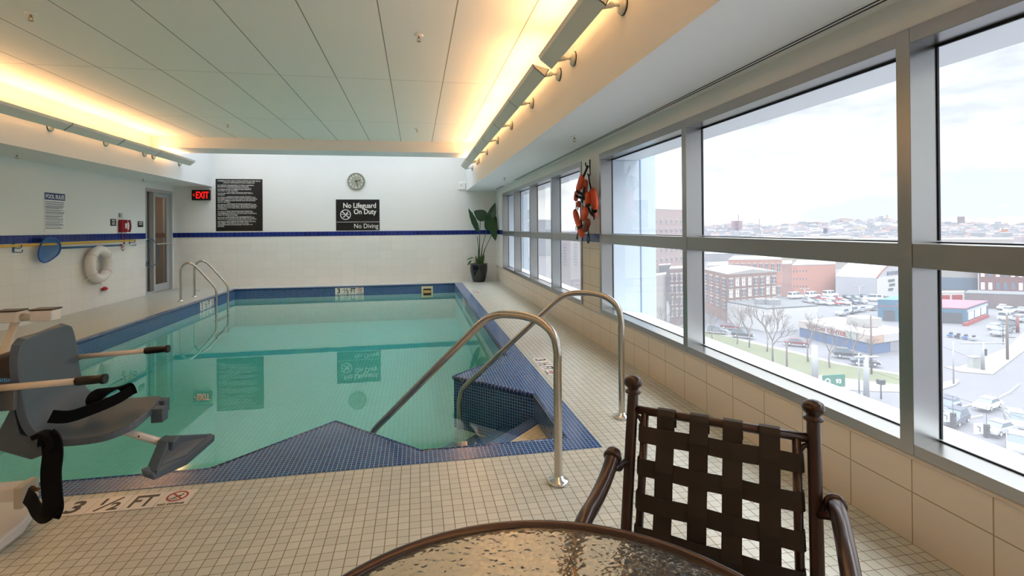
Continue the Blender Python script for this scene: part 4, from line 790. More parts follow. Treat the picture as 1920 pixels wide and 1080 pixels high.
# footrest
q = MB(); q.tube([(-1.60, 2.70, .47), (-1.42, 2.70, .405), (-1.215, 2.70, .318)], .018, 4); q.build('footrest_tube', M_ltw, lf)
q = MB(); q.lathe([(.004, 0), (.004, .003)], (-1.33, 2.684, .372), 10, axis=(0, -1, .1)); q.build('bolt_hole', M_black, lf)
q = MB(); hull([(-1.24, 2.665, .345), (-1.19, 2.665, .345), (-1.145, 2.46, .298), (-1.195, 2.46, .298)], [(-1.24, 2.665, .295), (-1.19, 2.665, .285), (-1.15, 2.46, .27), (-1.20, 2.46, .27)], q)
hull([(-1.24, 2.665, .352), (-1.17, 2.665, .34), (-1.17, 2.735, .34), (-1.24, 2.735, .352)], [(-1.25, 2.665, .295), (-1.18, 2.665, .27), (-1.18, 2.735, .27), (-1.25, 2.735, .295)], q)
hull([(-1.19, 2.735, .345), (-1.24, 2.735, .345), (-1.15, 2.94, .265), (-1.11, 2.94, .262)], [(-1.19, 2.735, .285), (-1.24, 2.735, .295), (-1.15, 2.94, .24), (-1.11, 2.94, .24)], q)
q.build('footrest_bracket', M_seat, lf, bevel=.006)
q = MB(); hull([(-1.205, 2.44, .318), (-1.165, 2.70, .265), (-1.12, 2.96, .262), (-1.09, 2.96, .247), (-1.12, 2.70, .238), (-1.155, 2.44, .290)], [(-1.195, 2.44, .282), (-1.165, 2.70, .222), (-1.12, 2.96, .222), (-1.095, 2.96, .212), (-1.125, 2.70, .205), (-1.15, 2.44, .262)], q)
q.build('footrest_plate', M_seat, lf, bevel=.006)
q = MB(); hull([(-1.225, 2.69, .325), (-1.18, 2.47, .300), (-1.13, 2.70, .258), (-1.12, 2.93, .256)], [(-1.225, 2.69, .300), (-1.18, 2.47, .285), (-1.13, 2.70, .240), (-1.12, 2.93, .240)], q); q.build('footrest_web', M_seat, lf)
# lap belt lying on the seat and the strap hanging down to the base link
q = MB(); q.ribbon(smooth_path([(-1.60, 2.52, .55), (-1.56, 2.58, .525), (-1.50, 2.66, .532), (-1.45, 2.74, .545), (-1.42, 2.80, .565)], 8), .055, .006, (.1, -.1, 1)); q.ribbon(smooth_path([(-1.52, 2.74, .50), (-1.545, 2.72, .55), (-1.52, 2.76, .578), (-1.47, 2.84, .572), (-1.455, 2.86, .52)], 8), .06, .006, (.75, .5, 0)); q.build('lap_belt', M_web, lf)
q = MB(); q.ribbon(smooth_path([(-1.53, 2.375, .508), (-1.505, 2.372, .50), (-1.50, 2.375, .44), (-1.51, 2.38, .36), (-1.513, 2.39, .27), (-1.515, 2.40, .205), (-1.53, 2.405, .165)], 8), .074, .009, (1, 0, .0)); q.ribbon(smooth_path([(-1.495, 2.41, .215), (-1.56, 2.43, .160), (-1.64, 2.50, .150), (-1.70, 2.56, .165), (-1.76, 2.62, .165)], 8), .062, .008, (.1, .35, .9)); q.build('hanging_strap', M_web, lf)
q = MB(); q.ribbon(smooth_path([(-1.56, 2.372, .52), (-1.53, 2.371, .526), (-1.50, 2.372, .50), (-1.505, 2.374, .46)], 6), .05, .02, (0, 1, 0)); q.build('strap_loop', M_web, lf)
# base, mast and the arm that carries the seat (mostly beyond the left picture edge)
q = MB(); bp0 = [(-1.80, 2.72), (-1.76, 2.60), (-1.76, 2.42), (-1.86, 2.26), (-2.7, 2.0), (-3.0, 2.4), (-2.7, 3.0 - .12), (-1.95, 2.84)]; q.prism(bp0, .0, .055); q.build('base_plate', M_ltw, lf, bevel=.012, seg=3)
q = MB(); q.box((-2.25, 2.66, .12), (-1.80, 2.73, .19)); q.build('base_link', M_ltw, lf, bevel=.01, seg=3); q = MB(); q.box((-1.825, 2.635, .095), (-1.79, 2.745, .195)); q.build('link_end_cap', mat('beige_end_cap', (204, 196, 176), .4), lf, bevel=.006)
q = MB(); q.lathe([(.016, 0), (.016, .01), (.009, .012), (.009, .04)], (-1.79, 2.69, .16), 8, axis=(1, -.3, 0)); q.build('bolt', M_bolt, lf)
q = MB(); q.box((-2.65, 2.55, .05), (-2.5, 2.75, 1.25)); q.build('mast', M_ltw, lf, bevel=.02, seg=3)
q = MB(); q.box((-2.55, 2.62, 1.0), (-2.10, 2.72, 1.10)); hull([(-2.17, 2.62, 1.1), (-2.07, 2.62, .98), (-2.0, 2.62, .62), (-2.10, 2.62, .62)], [(-2.17, 2.72, 1.1), (-2.07, 2.72, .98), (-2.0, 2.72, .62), (-2.10, 2.72, .62)], q); q.box((-2.1, 2.64, .60), (-1.80, 2.70, .66)); q.build('lift_arm', M_ltw, lf, bevel=.01)
for x, y, z0 in ((-2.255, 3.25, .86), (-2.085, 3.25, .862)):
    q = MB(); q.box((x - .055, y - .04, z0), (x + .055, y + .04, z0 + .062)); pd = q.build('headrest_block', M_ltw, lf, bevel=.006); q = MB(); q.box((x - .06, y - .045, z0 + .062), (x + .06, y + .045, z0 + .07)); q.build('block_cap', M_black, pd, bevel=.004)
q = MB(); q.tube([(-2.20, 3.25, .885), (-2.14, 3.25, .885)], .022, 14); q.tube([(-2.23, 3.25, .87), (-2.16, 3.05, .7), (-2.05, 2.72, .65)], .02, 12); q.build('headrest_rail', mat('ivory_arm_tube', (226, 212, 192), .35), lf)
# ================================================================== THE CITY OUTSIDE (street level is 25 m below the pool deck)
GZ = -25.0
def g(x, y, z=GZ): v = at(x, y, Z=z); return (v.x, v.y)
KE = .42
def dim(c, k): return tuple(255 * ((((v / 255 + .055) / 1.055) ** 2.4 * k) ** (1 / 2.4) * 1.055 - .055) for v in c)
def emat(n, c, rough=.8, noise=.0): return mat(n, dim(c, KE), rough, noise=noise, nscale=.3, spec=.3)
q = MB(); q.box((-300, -900, GZ - .5), (4200, 3800, GZ - .02)); q.build('ground', emat('pale_asphalt', (140, 140, 148), .95, .1), kind='structure')
gz = [0]
def patch(name, px, M, dz=.0, th=.1):
    gz[0] += .02; q = MB(); q.prism([g(*p) for p in px], GZ - .02, GZ + gz[0] + dz); return q.build(name, M, kind='structure')
M_grass = emat('dry_grass', (132, 138, 100), .95, .22); M_conc = emat('concrete_paving', (172, 168, 164), .9, .06); M_road = emat('road_asphalt', (138, 138, 144), .95, .1); M_lot = emat('parking_asphalt', (142, 144, 150), .95, .1); M_line = emat('white_road_paint', (215, 215, 210), .8)
patch('ground_parking', [(1470, 640), (1480, 566), (1560, 553), (1660, 556), (1660, 610), (1560, 640)], M_lot)
patch('ground_parking_east', [(1768, 650), (1768, 600), (1860, 580), (1990, 585), (1990, 650), (1900, 656), (1870, 690)], M_lot)
patch('ground_sidewalk', [(1180, 590), (1330, 618), (1409, 640), (1494, 660), (1567, 679), (1700, 703), (1700, 706), (1567, 683), (1494, 664), (1409, 644), (1326, 622), (1180, 594)], M_conc)
patch('ground_grass', [(1180, 594), (1326, 622), (1409, 644), (1494, 664), (1567, 683), (1700, 706), (1700, 724), (1630, 716), (1540, 704), (1430, 720), (1300, 690), (1180, 640)], M_grass)
patch('ground_footpath', [(1540, 704), (1630, 716), (1760, 731), (1760, 738), (1620, 734), (1480, 722)], M_conc)
patch('ground_plaza', [(1771, 689), (1800, 698), (1862, 703), (1900, 674), (1925, 655), (1990, 600), (1925, 618), (1890, 652), (1850, 668), (1800, 688)], M_conc)
patch('ground_island', [(1768, 718), (1796, 712), (1799, 717), (1790, 724), (1768, 731)], M_conc)
for k, pxs in enumerate(([(1785, 767), (1822, 759), (1822, 761), (1785, 769)], [(1874, 747), (1896, 736), (1912, 722), (1911.5, 721), (1895, 734), (1872, 746)], [(1808, 786), (1842, 780), (1842, 782), (1808, 788)], [(1878, 798), (1960, 785), (1960, 787), (1878, 800)], [(1560, 560), (1600, 575), (1602, 574), (1562, 559)])):
    patch('ground_lane_line', pxs, M_line)
def poly_h(px_base, ztop): return [g(*p) for p in px_base]
def wall_windows(mb, a, b, z0, z1, cols, rows, fw=.5, fh=.55, out=.05, skip=()):
    """window panels standing slightly proud of the wall from a to b (xy), between z0 and z1"""
    a, b = Vector((*a, 0)), Vector((*b, 0)); t = b - a; L_ = t.length; t.normalize(); nn_ = Vector((t.y, -t.x, 0))
    if nn_.dot(Vector((EYE.x, EYE.y, 0)) - a) < 0: nn_ = -nn_
    res = []
    for i in range(cols):
        for j in range(rows):
            c = a + t * L_ * (i + .5) / cols; w_ = L_ / cols * fw; h_ = (z1 - z0) / rows * fh; zc_ = z0 + (z1 - z0) * (j + .5) / rows
            res.append((c - t * w_ / 2, c + t * w_ / 2, zc_ - h_ / 2, zc_ + h_ / 2, nn_))
    return res
def add_window(root, r, Mg, Mf=None, lint=None):
    a, b, z0, z1, nn_ = r; q = MB(); t = (b - a).normalized()
    def slab(p0, p1, za, zb, d0, d1): A = [p0 + nn_ * d0, p1 + nn_ * d0, p1 + nn_ * d1, p0 + nn_ * d1]; q._add([(v.x, v.y, za) for v in A] + [(v.x, v.y, zb) for v in A], [(3, 2, 1, 0), (4, 5, 6, 7), (0, 1, 5, 4), (1, 2, 6, 5), (2, 3, 7, 6), (3, 0, 4, 7)])
    slab(a, b, z0, z1, -.02, .06); o = q.build('window', Mg, root)
    if Mf:
        q = MB(); m_ = (a + b) / 2; w_ = .09
        def slab2(p0, p1, za, zb): A = [p0 + nn_ * .06, p1 + nn_ * .06, p1 + nn_ * .14, p0 + nn_ * .14]; q._add([(v.x, v.y, za) for v in A] + [(v.x, v.y, zb) for v in A], [(3, 2, 1, 0), (4, 5, 6, 7), (0, 1, 5, 4), (1, 2, 6, 5), (2, 3, 7, 6), (3, 0, 4, 7)])
        slab2(m_ - t * w_, m_ + t * w_, z0, z1); slab2(a, b, (z0 + z1) / 2 - w_, (z0 + z1) / 2 + w_); slab2(a - t * .25, b + t * .25, z1, z1 + .45); slab2(a - t * .2, b + t * .2, z0 - .25, z0)
        q.build('window_trim', Mf, o)
def block(name, roof_px, zt, M, label, roofM=None, cat='building', base=GZ, parapet=.0, pts=None):
    P_ = pts or [g(x, y, zt) for x, y in roof_px]; cx_ = sum(p[0] for p in P_) / len(P_); cy_ = sum(p[1] for p in P_) / len(P_)
    t = empty(name, (cx_, cy_, base), label, cat); q = MB(); q.prism(P_, base, zt - .3); q.build('wall', M, t)
    q = MB(); q.prism([(cx_ + (x - cx_) * 1.004, cy_ + (y - cy_) * 1.004) for x, y in P_], zt - .3, zt); q.build('roof', roofM or M_roof, t)
    return t, P_
M_roof = emat('pale_gravel_roof', (205, 202, 200), .9, .06); M_brick = grid_mat('red_brown_brick', dim((176, 136, 126), KE), dim((190, 160, 150), KE), [(Z3, .4, 0, .06)], rough=.9, var=.12, bump=0); M_orb = emat('orange_brick', (232, 170, 152), .9, .06); M_brick2 = emat('dusky_brick', (160, 130, 136), .9, .1)
M_wht = emat('white_painted_wall', (246, 246, 248), .7); M_dglass = mat('dark_window_glass', (84, 96, 112), .2); M_lglass = mat('pale_window_blind', (205, 214, 222), .4); M_stone = emat('pale_stone_trim', (220, 212, 204), .8); M_dkroof = emat('grey_membrane_roof', (130, 134, 138), .9, .1)
random.seed(11)
# A: four storey brick building behind the white garage
zt = -11.8; F0, F1 = g(1364, 513.5, zt), g(1456, 508, zt); dv = Vector((F1[0] - F0[0], F1[1] - F0[1])); L0 = g(1318, 503.5, zt); B1 = (F1[0] + (L0[0] - F0[0]), F1[1] + (L0[1] - F0[1]))
t, P_ = block('brick_building', None, zt, M_brick, 'old red-brown brick building with rows of tall windows behind the white garage', pts=[F0, F1, B1, L0])
for r in wall_windows(None, F0, F1, GZ + 3, zt - 1, 8, 3, .5, .6): add_window(t, r, random.choice([M_dglass, M_dglass, M_lglass]), M_stone)
for r in wall_windows(None, L0, F0, GZ + 3, zt - 1, 4, 3, .42, .6): add_window(t, r, M_dglass, M_stone)
q = MB(); mid = ((F0[0] + F1[0]) / 2, (F0[1] + F1[1]) / 2); q._add([(F0[0], F0[1], zt), (F1[0], F1[1], zt), (mid[0], mid[1], zt + .9), (L0[0], L0[1], zt), (B1[0], B1[1], zt), ((L0[0] + B1[0]) / 2, (L0[1] + B1[1]) / 2, zt + .9)], [(0, 1, 2), (3, 5, 4), (0, 2, 5, 3), (1, 4, 5, 2), (0, 3, 4, 1)]); q.build('gable_roof', M_roof, t)
# B: orange brick building and its big blank block
zb = at(1465, 486, Y=g(1465, 556)[1]).z
P_b = [g(1366, 556), g(1466, 556)]; dd_ = Vector((P_b[1][0], P_b[1][1])).normalized() * 26
t, _ = block('orange_building', None, zb, M_orb, 'orange brick building with one row of paired windows, behind the brown brick building', pts=[P_b[0], P_b[1], (P_b[1][0] + dd_.x, P_b[1][1] + dd_.y), (P_b[0][0] + dd_.x, P_b[0][1] + dd_.y)])
for r in wall_windows(None, P_b[0], P_b[1], zb - 5.4, zb - .9, 9, 1, .5, .62): add_window(t, r, M_dglass, M_stone)
for z_ in (zb - 9.4, zb - 13): 
    for r in wall_windows(None, P_b[0], P_b[1], z_ - 4.4, z_, 9, 1, .5, .62)[-1:]: add_window(t, r, M_dglass, M_stone)
zb2 = at(1500, 496, Y=g(1500, 554)[1]).z
P_c = [g(1486, 555), g(1567, 552)]; dd_ = Vector((P_c[1][0], P_c[1][1])).normalized() * 30
t, _ = block('orange_block', None, zb2, M_orb, 'blank orange block beside the white barrel-roofed warehouse', pts=[P_c[0], P_c[1], (P_c[1][0] + dd_.x, P_c[1][1] + dd_.y), (P_c[0][0] + dd_.x, P_c[0][1] + dd_.y)])
for r in wall_windows(None, P_c[0], P_c[1], GZ + 2, zb2 - 1, 14, 3, .3, .2): 
    if (r[0] - Vector((*P_c[0], 0))).length < 6: add_window(t, r, M_dglass)
zb3 = at(1475, 494, Y=g(1475, 555)[1]).z
P_d = [g(1466.3, 556), g(1485.7, 555)]; dd_ = Vector((P_d[1][0], P_d[1][1])).normalized() * 20
t, _ = block('pink_stair_tower', None, zb3, emat('streaked_pink_brick', (214, 170, 160), .9, .15), 'narrow streaked pink brick bay between the two orange brick walls', pts=[P_d[0], P_d[1], (P_d[1][0] + dd_.x, P_d[1][1] + dd_.y), (P_d[0][0] + dd_.x, P_d[0][1] + dd_.y)])
# warehouse with barrel roof
Wa, Wb = Vector(g(1567, 556)), Vector(g(1643, 561)); Wc = Vector(g(1735, 546)); ze = at(1643, 521, Y=Wb.y).z; zr = ze + 6.2
t = empty('warehouse', ((Wa.x + Wc.x) / 2, (Wa.y + Wc.y) / 2, GZ), 'long white warehouse with a curved barrel roof and red edged gable', 'building')
q = MB(); Wd2 = Wa + (Wc - Wb); q.prism([tuple(Wa), tuple(Wb), tuple(Wc), tuple(Wd2)], GZ, ze); q.build('wall', emat('pale_grey_cladding', (206, 208, 218), .7), t)
q = MB(); n_ = 12; va, vb = [], []
for i in range(n_ + 1):
    u = i / n_; z_ = ze + (zr - ze) * math.sin(PI * u) ** .8; p1 = Wb.lerp(Wc, u); p2 = Wa.lerp(Wd2, u); va.append((p1.x, p1.y, z_)); vb.append((p2.x, p2.y, z_))
q._add(va + vb, [tuple(range(n_ + 1)), tuple(range(2 * n_ + 1, n_, -1))] + [(i, i + n_ + 1, i + n_ + 2, i + 1) for i in range(n_)] + [(0, n_, 2 * n_ + 1, n_ + 1)]); q.build('barrel_roof', emat('white_barrel_roof', (222, 222, 226), .7), t)
q = MB(); tw_ = (Wb - Wa).normalized() * .3; q.tube([(p[0] + tw_.x, p[1] + tw_.y, p[2]) for p in va], .22, 6); q.build('gable_edge', emat('dull_red_edge', (196, 110, 104), .7), t)
gt = (Wc - Wb).normalized(); gn = Vector((gt.y, -gt.x)); gn = gn if gn.dot(-Wb) > 0 else -gn
q = MB(); A_ = [Wb + gt * a + gn * b for a, b in ((.3, .0), (18, .0), (18, .15), (.3, .15))]; q._add([(v.x, v.y, GZ) for v in A_] + [(v.x, v.y, ze) for v in A_], [(3, 2, 1, 0), (4, 5, 6, 7), (0, 1, 5, 4), (1, 2, 6, 5), (2, 3, 7, 6), (3, 0, 4, 7)]); q.build('gable_wall', M_wht, t)
for i in range(4):
    q = MB(); a0 = Wb + gt * (8 + i * 3.2) + gn * .2; a1 = a0 + gt * 2.2; q._add([(v.x, v.y, z_) for z_ in (ze + .6, ze + 1.8) for v in (a0, a1, a1 + gn * .1, a0 + gn * .1)], [(3, 2, 1, 0), (4, 5, 6, 7), (0, 1, 5, 4), (1, 2, 6, 5), (2, 3, 7, 6), (3, 0, 4, 7)]); q.build('window', M_dglass, t)
q = MB(); a0 = Wb + gt * 17 + gn * .25; a1 = a0 + gt * 9; q._add([(v.x, v.y, z_) for z_ in (ze - 5, ze - 1.6) for v in (a0, a1, a1 + gn * .1, a0 + gn * .1)], [(3, 2, 1, 0), (4, 5, 6, 7), (0, 1, 5, 4), (1, 2, 6, 5), (2, 3, 7, 6), (3, 0, 4, 7)]); tag(q.build('billboard', emat('orange_red_board', (222, 84, 50), .6)), 'orange-red board on the white warehouse gable', 'sign')
q = MB()
for k, (s_, zz) in enumerate((('SELF', -2.0), ('STORAGE', -3.6), ('UNITS', -5.2))):
    pass
for k in range(3):
    a0 = Wb + gt * (8.6 + .8 * (k % 2)) + gn * .22; a1 = a0 + gt * (4.8 - .6 * k); z_ = ze - 2 - 1.6 * k; q._add([(v.x, v.y, zz) for zz in (z_, z_ + .9) for v in (a0, a1, a1 + gn * .06, a0 + gn * .06)], [(3, 2, 1, 0), (4, 5, 6, 7), (0, 1, 5, 4), (1, 2, 6, 5), (2, 3, 7, 6), (3, 0, 4, 7)])
q.build('painted_lettering', emat('grey_green_paint', (110, 130, 122), .7), t)
# white garage with a flat roof, roof units on it
zt = -19.1
t, Pw = block('white_garage', [(1363.5, 565), (1439, 578), (1534, 572), (1456, 558.5)], zt, M_wht, 'long white garage with a flat grey roof in front of the brick building', M_dkroof)
for i, (x, y, sx_, lab) in enumerate(((1427, 569.5, 2.0, 'left silver air conditioning unit on the garage roof'), (1449, 570.5, 2.3, 'right silver air conditioning unit on the garage roof'))):
    c = g(x, y, zt); q = MB(); q.box((c[0] - sx_ * .7, c[1] - .9, zt), (c[0] + sx_ * .7, c[1] + .9, zt + 1.3)); q.lathe([(.55, 1.3), (.55, 1.5)], (c[0], c[1], zt), 12); tag(q.build('rooftop_unit', emat('silver_unit', (176, 180, 184), .5)), lab, 'air conditioner')
# shop with a sign fascia
zt = -21.3
Sa, Sb, Sc = g(1499, 601.5, zt), g(1635, 630.5, zt), g(1712, 620, zt); Sd = (Sa[0] + Sc[0] - Sb[0], Sa[1] + Sc[1] - Sb[1])
t, Psh = block('corner_shop', None, zt, emat('blue_mural_wall', (110, 146, 206), .8, .3), 'single storey corner shop with a white roof, blue walls and a sign band', emat('white_shop_roof', (228, 226, 222), .8, .04), pts=[Sa, Sb, Sc, Sd])
def band_on(a, b, z0, z1, out, M, root, name, u0=0, u1=1):
    a, b = Vector(a), Vector(b); p0, p1 = a.lerp(b, u0), a.lerp(b, u1); tt_ = (b - a).normalized(); nn_ = Vector((tt_.y, -tt_.x)); nn_ = nn_ if nn_.dot(-a) > 0 else -nn_
    q = MB(); A = [p0 - nn_ * .02, p1 - nn_ * .02, p1 + nn_ * out, p0 + nn_ * out]; q._add([(v.x, v.y, z0) for v in A] + [(v.x, v.y, z1) for v in A], [(3, 2, 1, 0), (4, 5, 6, 7), (0, 1, 5, 4), (1, 2, 6, 5), (2, 3, 7, 6), (3, 0, 4, 7)]); return q.build(name, M, root)
M_fas = emat('cream_sign_band', (224, 214, 204), .7); M_fas2 = emat('white_sign_band', (232, 228, 226), .7)
band_on(Sa, Sb, zt - 1.5, zt + .15, .25, M_fas, t, 'sign_band', 0, .12); band_on(Sa, Sb, zt - 1.5, zt + .15, .28, M_fas2, t, 'sign_band', .12, .66); band_on(Sa, Sb, zt - 1.5, zt + .15, .25, emat('green_grey_sign_band', (190, 204, 196), .7), t, 'sign_band', .66, .8); band_on(Sa, Sb, zt - 1.5, zt + .15, .25, M_fas, t, 'sign_band', .8, 1)
band_on(Sb, Sc, zt - 1.5, zt + .15, .25, emat('peach_sign_band', (226, 190, 168), .7), t, 'sign_band', 0, .25); band_on(Sb, Sc, zt - 1.5, zt + .15, .28, M_fas2, t, 'sign_band', .25, 1)
band_on(Sb, Sc, GZ, zt - 1.6, .1, emat('grey_shutter', (176, 178, 186), .7), t, 'shutter', .42, .98)
tt_ = (Vector(Sb) - Vector(Sa)).normalized(); nn_ = Vector((tt_.y, -tt_.x)); nn_ = nn_ if nn_.dot(-Vector(Sa)) > 0 else -nn_
q = MB(); o_ = Vector(Sa).lerp(Vector(Sb), .27) + nn_ * .30; q.text('SKIPTON', 1.15, (o_.x, o_.y, zt - 1.15), (tt_.x, tt_.y, 0), Z3, 'CENTER', depth=.05, bold=.03); q.build('sign_lettering', emat('dull_red_lettering', (160, 60, 62), .7), t)
q = MB(); o_ = Vector(Sa).lerp(Vector(Sb), .56) + nn_ * .30; q.text('CENTER', 1.25, (o_.x, o_.y, zt - 1.15), (tt_.x, tt_.y, 0), Z3, 'CENTER', depth=.05, bold=.04); q.build('sign_lettering', emat('red_lettering', (186, 40, 44), .7), t)
c = g(1620, 610, zt); q = MB(); q.box((c[0] - 2.6, c[1] - 2.0, zt), (c[0] + 2.6, c[1] + 2.0, zt + 1.9)); tag(q.build('rooftop_unit', emat('off_white_unit', (206, 204, 200), .6)), 'off-white box unit on the corner shop roof', 'air conditioner')
# blue building with a dull red roof, seen in both near windows
zt = at(1811, 578, Y=g(1811, 608)[1]).z; c0 = Vector(g(1811, 608)); c1 = Vector(g(1853, 591)); c2 = Vector(g(1646, 601)); c3 = c1 + (c2 - c0)
t, _ = block('blue_workshop', None, zt, emat('sky_blue_cladding', (92, 146, 178), .7, .08), 'low sky-blue workshop with a dull red roof across the parking lot', emat('dull_red_roof', (178, 118, 136), .8, .06), pts=[tuple(c0), tuple(c1), tuple(c3), tuple(c2)])
band_on(tuple(c0), tuple(c2), GZ, GZ + 2.9, .12, mat('bay_shade_colour', (58, 60, 66), .8), t, 'bay_shade_panel', .04, .30); band_on(tuple(c0), tuple(c2), GZ, GZ + 2.9, .12, mat('bay_shade_colour', (58, 60, 66), .8), t, 'bay_shade_panel', .80, .93)  # dark panels on the wall stand in for the shade inside the bays
for k in range(3): band_on(tuple(c0), tuple(c1), GZ + .9, GZ + 3.0, .1, M_lglass, t, 'window', .1 + k * .28, .32 + k * .28)
band_on(tuple(c0), tuple(c1), zt - 1.3, zt - .7, .14, emat('white_sign_strip', (226, 230, 232), .6), t, 'sign_strip', .05, .95)
q = MB(); e0, e1 = c2.lerp(c0, .0), c2.lerp(c0, .22); q.prism([tuple(e0), tuple(e1), tuple(e1 + (c1 - c0) * .7), tuple(e0 + (c1 - c0) * .7)], zt, zt + 1.6); q.build('upper_storey', emat('sky_blue_cladding', (92, 146, 178)), t)
q = MB(); 
for k in range(9):
    u = k / 9; p = c0.lerp(c1, u); p = p - p.normalized() * 3.2; q.box((p.x - .7, p.y - .3, GZ), (p.x + .7, p.y + .3, GZ + .85))
tag(q.build('barrier_row', emat('dull_red_barrier', (196, 96, 92), .8)), 'row of dull red barriers in front of the blue workshop', 'barrier')
# brick building at the right edge, garage strip before it, dull pale depot
def slabwin(pxa, pxb, ytop, depth, M, name, label, roofM=None, zt=None):
    a, b = g(*pxa), g(*pxb); z_ = zt if zt is not None else at(pxa[0], ytop, Y=a[1]).z; d_ = Vector((b[0], b[1])).normalized() * depth
    return block(name, None, z_, M, label, roofM, pts=[a, b, (b[0] + d_.x, b[1] + d_.y), (a[0] + d_.x, a[1] + d_.y)])[0], a, b, z_
t, a, b, z_ = slabwin((1809, 576), (1990, 583), 549, 10, mat('dark_brown_wall', (92, 80, 82), .8), 'garage_row', 'low dark garage row with a grey roof edge before the brick building', M_dkroof)
t, a, b, z_ = slabwin((1836, 562), (2010, 566), 497, 30, emat('rose_brick', (160, 116, 112), .9, .1), 'brick_warehouse', 'rose brick building with pale windows at the right edge')
for r in wall_windows(None, a, b, z_ - 14, z_ - .5, 12, 3, .5, .55): add_window(t, r, random.choice([M_dglass, M_lglass, M_lglass]))
t, a, b, z_ = slabwin((1755, 558), (1834, 560), 503, 30, emat('pale_grey_concrete', (190, 188, 184), .8), 'parking_deck', 'pale concrete parking deck with a dark panel for its shaded open level beyond the blue workshop')
band_on(a, b, z_ - 7.5, z_ - 3.2, .15, mat('level_shade_colour', (70, 86, 104), .8), t, 'level_shade_panel', .02, .98)  # dark panel on the wall paints the shade of the open level
t, a, b, z_ = slabwin((1762, 567), (1808, 566), 549, 6, M_wht, 'red_door_garage', 'small white garage with red doors behind the blue workshop')
band_on(a, b, GZ, z_ - .8, .12, emat('bright_red_door', (204, 62, 60), .7), t, 'garage_door', .08, .40); band_on(a, b, GZ, z_ - .8, .12, emat('bright_red_door', (204, 62, 60), .7), t, 'garage_door', .50, .92)
# buildings in the left pane and the farther windows
t, a, b, z_ = slabwin((1226, 560), (1300, 545), 391, 30, emat('mauve_brick_tower', (214, 190, 190), .9, .04), 'office_tower', 'mauve brick office tower with a grid of paired windows seen in the left near pane')
for r in wall_windows(None, a, b, z_ - 32, z_ - 3, 8, 8, .34, .30): add_window(t, r, M_dglass, M_stone)
t, a, b, z_ = slabwin((1236, 566), (1258, 563), 497, 5, M_dkroof, 'grey_annex', 'small grey glazed annex at the foot of the office tower')
t, a, b, z_ = slabwin((1205, 622), (1250, 610), 520, 6, emat('pale_house_wall', (214, 208, 206), .8), 'pale_house', 'pale low house left of the dusky brick block')
t, a, b, z_ = slabwin((1256, 612), (1316, 607), 503, 7, M_brick2, 'dusky_brick_block', 'dusky brick block with tall windows in the left near pane')
for r in wall_windows(None, a, b, GZ + 2, z_ - 1, 7, 4, .4, .55): add_window(t, r, M_dglass, M_stone)
t, a, b, z_ = slabwin((1050, 560), (1110, 560), 446, 30, emat('pale_mauve_wall', (196, 186, 190), .9, .05), 'hotel_block', 'pale mauve block behind the life jackets in the farther windows')
for r in wall_windows(None, a, b, GZ + 12, z_ - 2, 3, 8, .3, .4): add_window(t, r, M_dglass)
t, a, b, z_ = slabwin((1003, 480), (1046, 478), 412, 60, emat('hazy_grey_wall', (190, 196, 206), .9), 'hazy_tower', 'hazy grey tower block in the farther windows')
t, a, b, z_ = slabwin((1236, 500), (1330, 482), 470, 40, M_wht, 'white_depot', 'white depot roof behind the dusky brick block')
# long flat roofs behind the near buildings
FR = [((1326, 520), (1372, 516), 498, 22, 'white_hall', 'white flat-roofed hall left of the orange building'), ((1322, 490), (1420, 488), 476, 40, 'grey_hall', 'grey long hall just under the window rail, left side'), ((1410, 496), (1520, 494), 480, 40, 'silver_hall', 'long silver-grey hall roof behind the orange building'), ((1520, 503), (1680, 505), 490, 60, 'white_long_hall', 'long white hall roof behind the warehouse'), ((1322, 466), (1422, 463), 451, 50, 'far_hall', 'far cream hall under the hills, left part'), ((1430, 460), (1600, 458), 447, 60, 'cream_far_hall', 'far long cream hall under the hills, middle part'), ((1590, 462), (1900, 462), 449, 80, 'grey_far_hall', 'far long grey hall under the hills, right part')]
for i, (a_, b_2, yt, dp, nm, lab) in enumerate(FR): slabwin(a_, b_2, yt, dp, emat('hall_wall_%d' % (i % 3), [(206, 200, 196), (188, 190, 196), (212, 206, 190)][i % 3], .9), nm, lab, emat('hall_roof_%d' % (i % 3), [(222, 222, 224), (176, 180, 188), (206, 202, 198)][i % 3], .9))
# hills with their crowd of houses
M_hill = emat('hazy_hill', (206, 206, 216), 1, .06)  # distance haze is put into the pale hill colour
def dirpt(x, dist): d = FW + RT * ((x - CX) / FPX); h_ = Vector((d.x, d.y, 0)); return h_ * (dist / FPX * FPX)
q = MB(); rings = []
random.seed(3)
xs = list(range(820, 2140, 20))
prof_ = {820: 436, 1000: 436, 1100: 436, 1230: 440, 1320: 424, 1400: 421, 1440: 423, 1500: 416, 1540: 418, 1600: 412, 1660: 409, 1700: 412, 1765: 420, 1800: 418, 1840: 417, 1900: 420, 2140: 420}
ks = sorted(prof_)
def ridge(x):
    for a, b in zip(ks, ks[1:]):
        if a <= x <= b: return prof_[a] + (prof_[b] - prof_[a]) * (x - a) / (b - a)
    return 420
for x in xs:
    jit = math.sin(x * .11) * 1.2 + math.sin(x * .031) * 1.2
    top = at(x, ridge(x) + jit + 2, Y=None, X=None, Z=None) if False else None
    p_ = [];
    for dist, f_ in ((1100, 0), (1250, .35), (1400, .75), (1550, 1.0), (1900, .9), (2300, 0)):
        h_ = dirpt(x, dist); zt_ = EYE.z + dist * (CY + (x - CX) * -.0084 - (ridge(x) + jit)) / FPX * 1.0
        p_.append(q.bm.verts.new((h_.x, h_.y, GZ + (max(zt_, GZ + 5) - GZ) * f_)))
    rings.append(p_)
for A_, B_ in zip(rings, rings[1:]):
    for j in range(5): q.bm.faces.new([A_[j], A_[j + 1], B_[j + 1], B_[j]])
